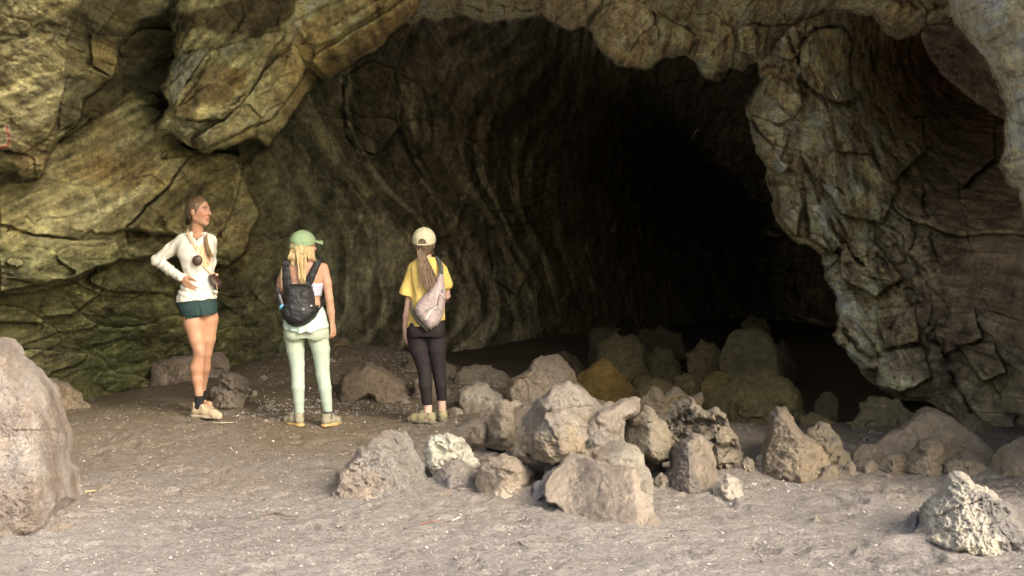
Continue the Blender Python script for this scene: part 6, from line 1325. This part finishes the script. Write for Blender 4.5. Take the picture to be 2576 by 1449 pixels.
hr = sf.mesh('hair', M_HAIR, r3, HB, lambda V, c: c * (1 + .5 * pn(V[:, 0] * 60, V[:, 1] * 40, V[:, 2] * 8, 3))[:, None])
cs = []
for k in range(120):
    s = random.gauss(0, .45); s = max(-1, min(1, s)); a = random.uniform(-1, 1); e = random.random() ** 1.5
    cs.append([J(1062 + s * 10, 632, -.085), J(1064 + s * 9, 646, -.105), J(1070 + s * 14, 668, -.125 - .01 * e), J(1078 + s * 20, 692, -.150 - .01 * e), J(1084 + s * 22, 715, -.165 - .01 * e), J(1088 + s * 26 + a * 3, 722 + 20 * e - 8 * abs(s), -.175 - .02 * e)])
strands('ponytail', cs, .0048, M_HAIR, hr, (.16, .105, .06))
cap(r3, h, FD, (.54, .51, .34), FD, True, peak=.0)
# sling bag
sb = empty('sling_bag', LXY + v3(.05, -.2, .85), 'mauve grey sling bag worn across the back of the yellow shirt', 'bag')
off = LXY - np.array(sb.location)
at3 = lambda o: (setattr(o, 'location', off), o)[1]
PZ = lambda l: [J(a, b_)[[0, 2]] for a, b_ in l]
sf = Soft((-.14, -.34, .70), (.22, .1, 1.32), .005)
sf.slab(PZ([(1110, 680), (1118, 690), (1123, 735), (1124, 755), (1120, 785), (1115, 805), (1104, 822), (1087, 833), (1076, 828), (1062, 812), (1049, 797), (1045, 778), (1056, 758), (1078, 735), (1094, 714), (1104, 694)]), lambda x, z: -.225 + .25 * np.maximum(z - 1.05, 0), -.10, rnd=.02, dome=.07)
sf.chain([J(1066, 806, -.245), J(1080, 780, -.25), J(1099, 771, -.25), J(1112, 780, -.24)], [.004] * 4, .006); sf.chain([J(1113, 742, -.225), J(1106, 768, -.235)], [.006, .006], .004)
def cf(V, c):
    d = np.stack([V[:, 0] / J.S + J.cx, J.base - V[:, 2] / J.S], -1); fr = V[:, 1] < -.14
    c = c * (1 + .28 * pn(V[:, 0] * 90, V[:, 1] * 40, V[:, 2] * 90) + .1 * pn(V[:, 0] * 30, 1, V[:, 2] * 30))[:, None]
    l = line_d(d[:, 0], d[:, 1], [(1074, 806), (1090, 782), (1101, 775), (1105, 776)]); t = (sstep(1.6, .8, l) * fr)[:, None]; c = c * (1 - t) + np.array((.72, .68, .58)) * t
    for pp in ([(1104, 774), (1113, 786)], [(1108, 746), (1106, 768)], [(1111, 742), (1121, 758)], [(1071, 812), (1076, 806)]):
        l = line_d(d[:, 0], d[:, 1], pp); t = (sstep(1.4, .6, l) * fr * .8)[:, None]; c = c * (1 - t) + np.array((.09, .07, .08)) * t
    m = (np.abs(d[:, 0] - 1116) < 2.6) & (np.abs(d[:, 1] - 736) < 4) & fr; c[m] = (.05, .06, .10); m = (np.abs(d[:, 0] - 1116) < 1) & (np.abs(d[:, 1] - 736) < 2) & fr; c[m] = (.4, .4, .42)
    return c
at3(sf.mesh('bag_body', M_NYLON, sb, (.37, .30, .28), cf))
sf = Soft((-.14, -.30, .68), (.24, .2, 1.42), .0045); sf.chain([J(1114, 690, -.155), J(1112, 674, -.13), J(1105, 660, -.075), J(1099, 654, -.01), J(1090, 665, .10)], [.017, .018, .018, .017, .015], .006, flat=((0, 1, .3), .4)); at3(sf.mesh('strap', M_NYLON, sb, (.065, .075, .065)))
sf = Soft((-.2, -.30, .68), (.2, .2, 1.2), .0045); sf.chain([J(1036, 765, -.10), J(1042, 790, -.14), J(1056, 812, -.155), J(1078, 832, -.16)], [.012, .014, .015, .012], .006); at3(sf.mesh('lower_strap', M_NYLON, sb, (.05, .05, .035)))
# ---------------------------------------------------------------- litter on the floor
rg = np.random.default_rng(8)
def chips(name, n, sampler, size, cols, label, cat, seed=0):
    xs, ys = sampler(n)
    zs = ground_z(xs, ys)
    s = size(n); A = rg.uniform(0, 2 * math.pi, n)
    base = np.array([(1, 0, 0), (.3, .8, 0), (-.9, .5, 0), (-.7, -.6, 0), (.4, -.8, 0), (.1, 0, .55)])
    jit = rg.uniform(.6, 1.25, (n, 6, 3)); asp = rg.uniform(.35, 1, n)
    v = base[None] * jit * s[:, None, None]; v[:, :, 1] *= asp[:, None]; v[:, :, 2] *= rg.uniform(.6, 1.5, n)[:, None]
    tl = rg.normal(0, .25, (n, 2)); v[:, :, 2] += v[:, :, 0] * tl[:, :1] + v[:, :, 1] * tl[:, 1:]
    c, s_ = np.cos(A)[:, None], np.sin(A)[:, None]
    X = v[:, :, 0] * c - v[:, :, 1] * s_ + xs[:, None]; Y = v[:, :, 0] * s_ + v[:, :, 1] * c + ys[:, None]; Z = v[:, :, 2] + zs[:, None] + s[:, None] * .12
    V = np.stack([X, Y, Z], -1).reshape(-1, 3)
    f = np.array([(0, 1, 5), (1, 2, 5), (2, 3, 5), (3, 4, 5), (4, 0, 5)]); Fc = (f[None] + (np.arange(n) * 6)[:, None, None]).reshape(-1, 3)
    ci = rg.integers(0, len(cols), n); cc = np.repeat(np.array(cols)[ci] * rg.uniform(.7, 1.15, (n, 1)), 6, axis=0)
    o = raw_mesh(name, V, Fc, M_CHIP, cols=np.clip(cc, 0, .8), smooth=False); tag(o, label, cat, kind='stuff'); return o
m, nt, b = mat_base('chip_surface', 0.85)
at_ = N(nt, 'ShaderNodeAttribute', attribute_name='Col').outputs['Color']; nt.links.new(at_, b.inputs['Base Color']); M_CHIP = m
def scatter(n):
    u = rg.uniform(0, 1024, n); vv = 345 + (580 - 345) * rg.uniform(0, 1, n) ** .9; vv = np.maximum(vv, 386)
    y = np.clip(EYE * F / (vv - 239), 5.6, 16.5); return (u - 512) / F * y * 1.1, y
def cluster(cs):
    def f(n):
        k = rg.integers(0, len(cs), n); c = np.array(cs)[k]; return c[:, 0] + rg.normal(0, 1, n) * c[:, 2], c[:, 1] + rg.normal(0, 1, n) * c[:, 3]
    return f
PALE = [(.50, .47, .41), (.42, .38, .32), (.60, .58, .52), (.38, .33, .27)]
chips('stone_chips', 900, scatter, lambda n: .002 + .003 * rg.random(n) ** 3 + .008 * (rg.random(n) > .985), PALE + [(.5, .46, .38)], 'pale chips of stone scattered over the cave floor', 'stone chips')
chips('stone_chips', 6500, cluster([(-1.35, 13.6, .45, .7), (-1.0, 14.2, .35, .6), (-1.9, 14.4, .5, .5), (-2.15, 12.3, .30, .35), (-.2, 13.0, .5, .4), (-1.4, 12.7, .45, .4)]), lambda n: .004 + .008 * rg.random(n) ** 2, PALE, 'white gravel chips on the mound behind the women', 'gravel')
chips('stone_chips', 2200, cluster([(2.4, 9.3, .5, .14), (3.1, 9.2, .4, .2), (.55, 8.6, .22, .22), (1.25, 8.8, .18, .16), (1.6, 9.0, .15, .1), (3.0, 7.05, .22, .14), (.55, 9.9, .3, .25), (1.15, 9.6, .25, .2), (.3, 11.3, .3, .3)]), lambda n: .003 + .0055 * rg.random(n) ** 2, PALE, 'pale gravel gathered at the feet of the boulders', 'gravel')
chips('dark_debris', 3500, scatter, lambda n: .003 + .006 * rg.random(n) ** 2, [(.10, .08, .06), (.14, .11, .08), (.18, .14, .10)], 'dark crumbs and dry leaf bits in the dust', 'debris')
chips('stone_chips', 500, cluster([(-1.45, 8.35, .3, .12), (-2.6, 7.9, .2, .2), (-2.5, 8.8, .3, .3), (-1.9, 7.5, .5, .3)]), lambda n: .003 + .006 * rg.random(n) ** 3, PALE, 'cluster of pale chips on the open floor at the left', 'gravel')
# clods that roughen the dust
nC_ = 16000
chips('dirt_clods', nC_, lambda n: (lambda y, u: ((u - 512) / F * y * 1.1, y))(rg.uniform(5.7, 12.5, n), rg.uniform(0, 1024, n)), lambda n: .005 + .010 * rg.random(n) ** 3, [(.30, .26, .22), (.22, .185, .155), (.37, .33, .29), (.26, .22, .185)], 'small clods of dry dirt covering the floor', 'dirt')
def twig(label, pts, r, c_, br=None):
    V = []
    g = [np.array(PD(x, y, EYE * F / (y * K - 239))) for x, y in pts]
    g = [v3(p[0], p[1], float(ground_z(p[0], p[1])) + r * 1.4 + dz) for p, dz in zip(g, [0.01 * math.sin(i * 2.1) ** 2 for i in range(len(g))])]
    o = g[0].copy(); sf = Soft(np.min(g, 0) - .03, np.max(g, 0) + .03, max(.004, r * .8))
    sf.chain(g, [r * (1 - .5 * i / len(g)) for i in range(len(g))], .002)
    if br: 
        for (i, d) in br: sf.cone(g[i], g[i] + np.array(d), r * .7, r * .4, .002)
    ob = sf.mesh('twig', M_CHIP, None, c_); me = ob.data
    co = np.empty(len(me.vertices) * 3, np.float32); me.vertices.foreach_get('co', co); co = co.reshape(-1, 3) - o.astype(np.float32); me.vertices.foreach_set('co', co.ravel()); ob.location = o; me.update()
    tag(ob, label, 'twig', 'dry twigs on the floor')
twig('pale straight stick lying between the hiking boots and the mint leggings', [(536, 1102), (560, 1104), (588, 1101)], .006, (.42, .36, .26))
twig('dark forked twig on the left foreground floor', [(655, 1303), (690, 1300), (720, 1308), (752, 1306)], .006, (.13, .09, .07), [(1, (.10, .03, .01)), (2, (.12, -.05, .01))])
twig('reddish thin twig in the centre foreground below the front row of rocks', [(1055, 1322), (1085, 1319), (1112, 1317)], .005, (.22, .10, .07))
twig('short bone-white straw in the centre foreground', [(1138, 1312), (1158, 1306)], .005, (.6, .56, .45))
twig('crooked grey twig in the bottom centre foreground', [(1292, 1376), (1305, 1375), (1318, 1386), (1328, 1389)], .005, (.14, .13, .10))
twig('buff broken stick at the foot of the pinkish boulder', [(214, 1248), (240, 1246)], .007, (.40, .30, .17))
twig('brown twig on the ground right of the dark leggings', [(1260, 1085), (1278, 1095), (1290, 1098)], .006, (.2, .14, .09))
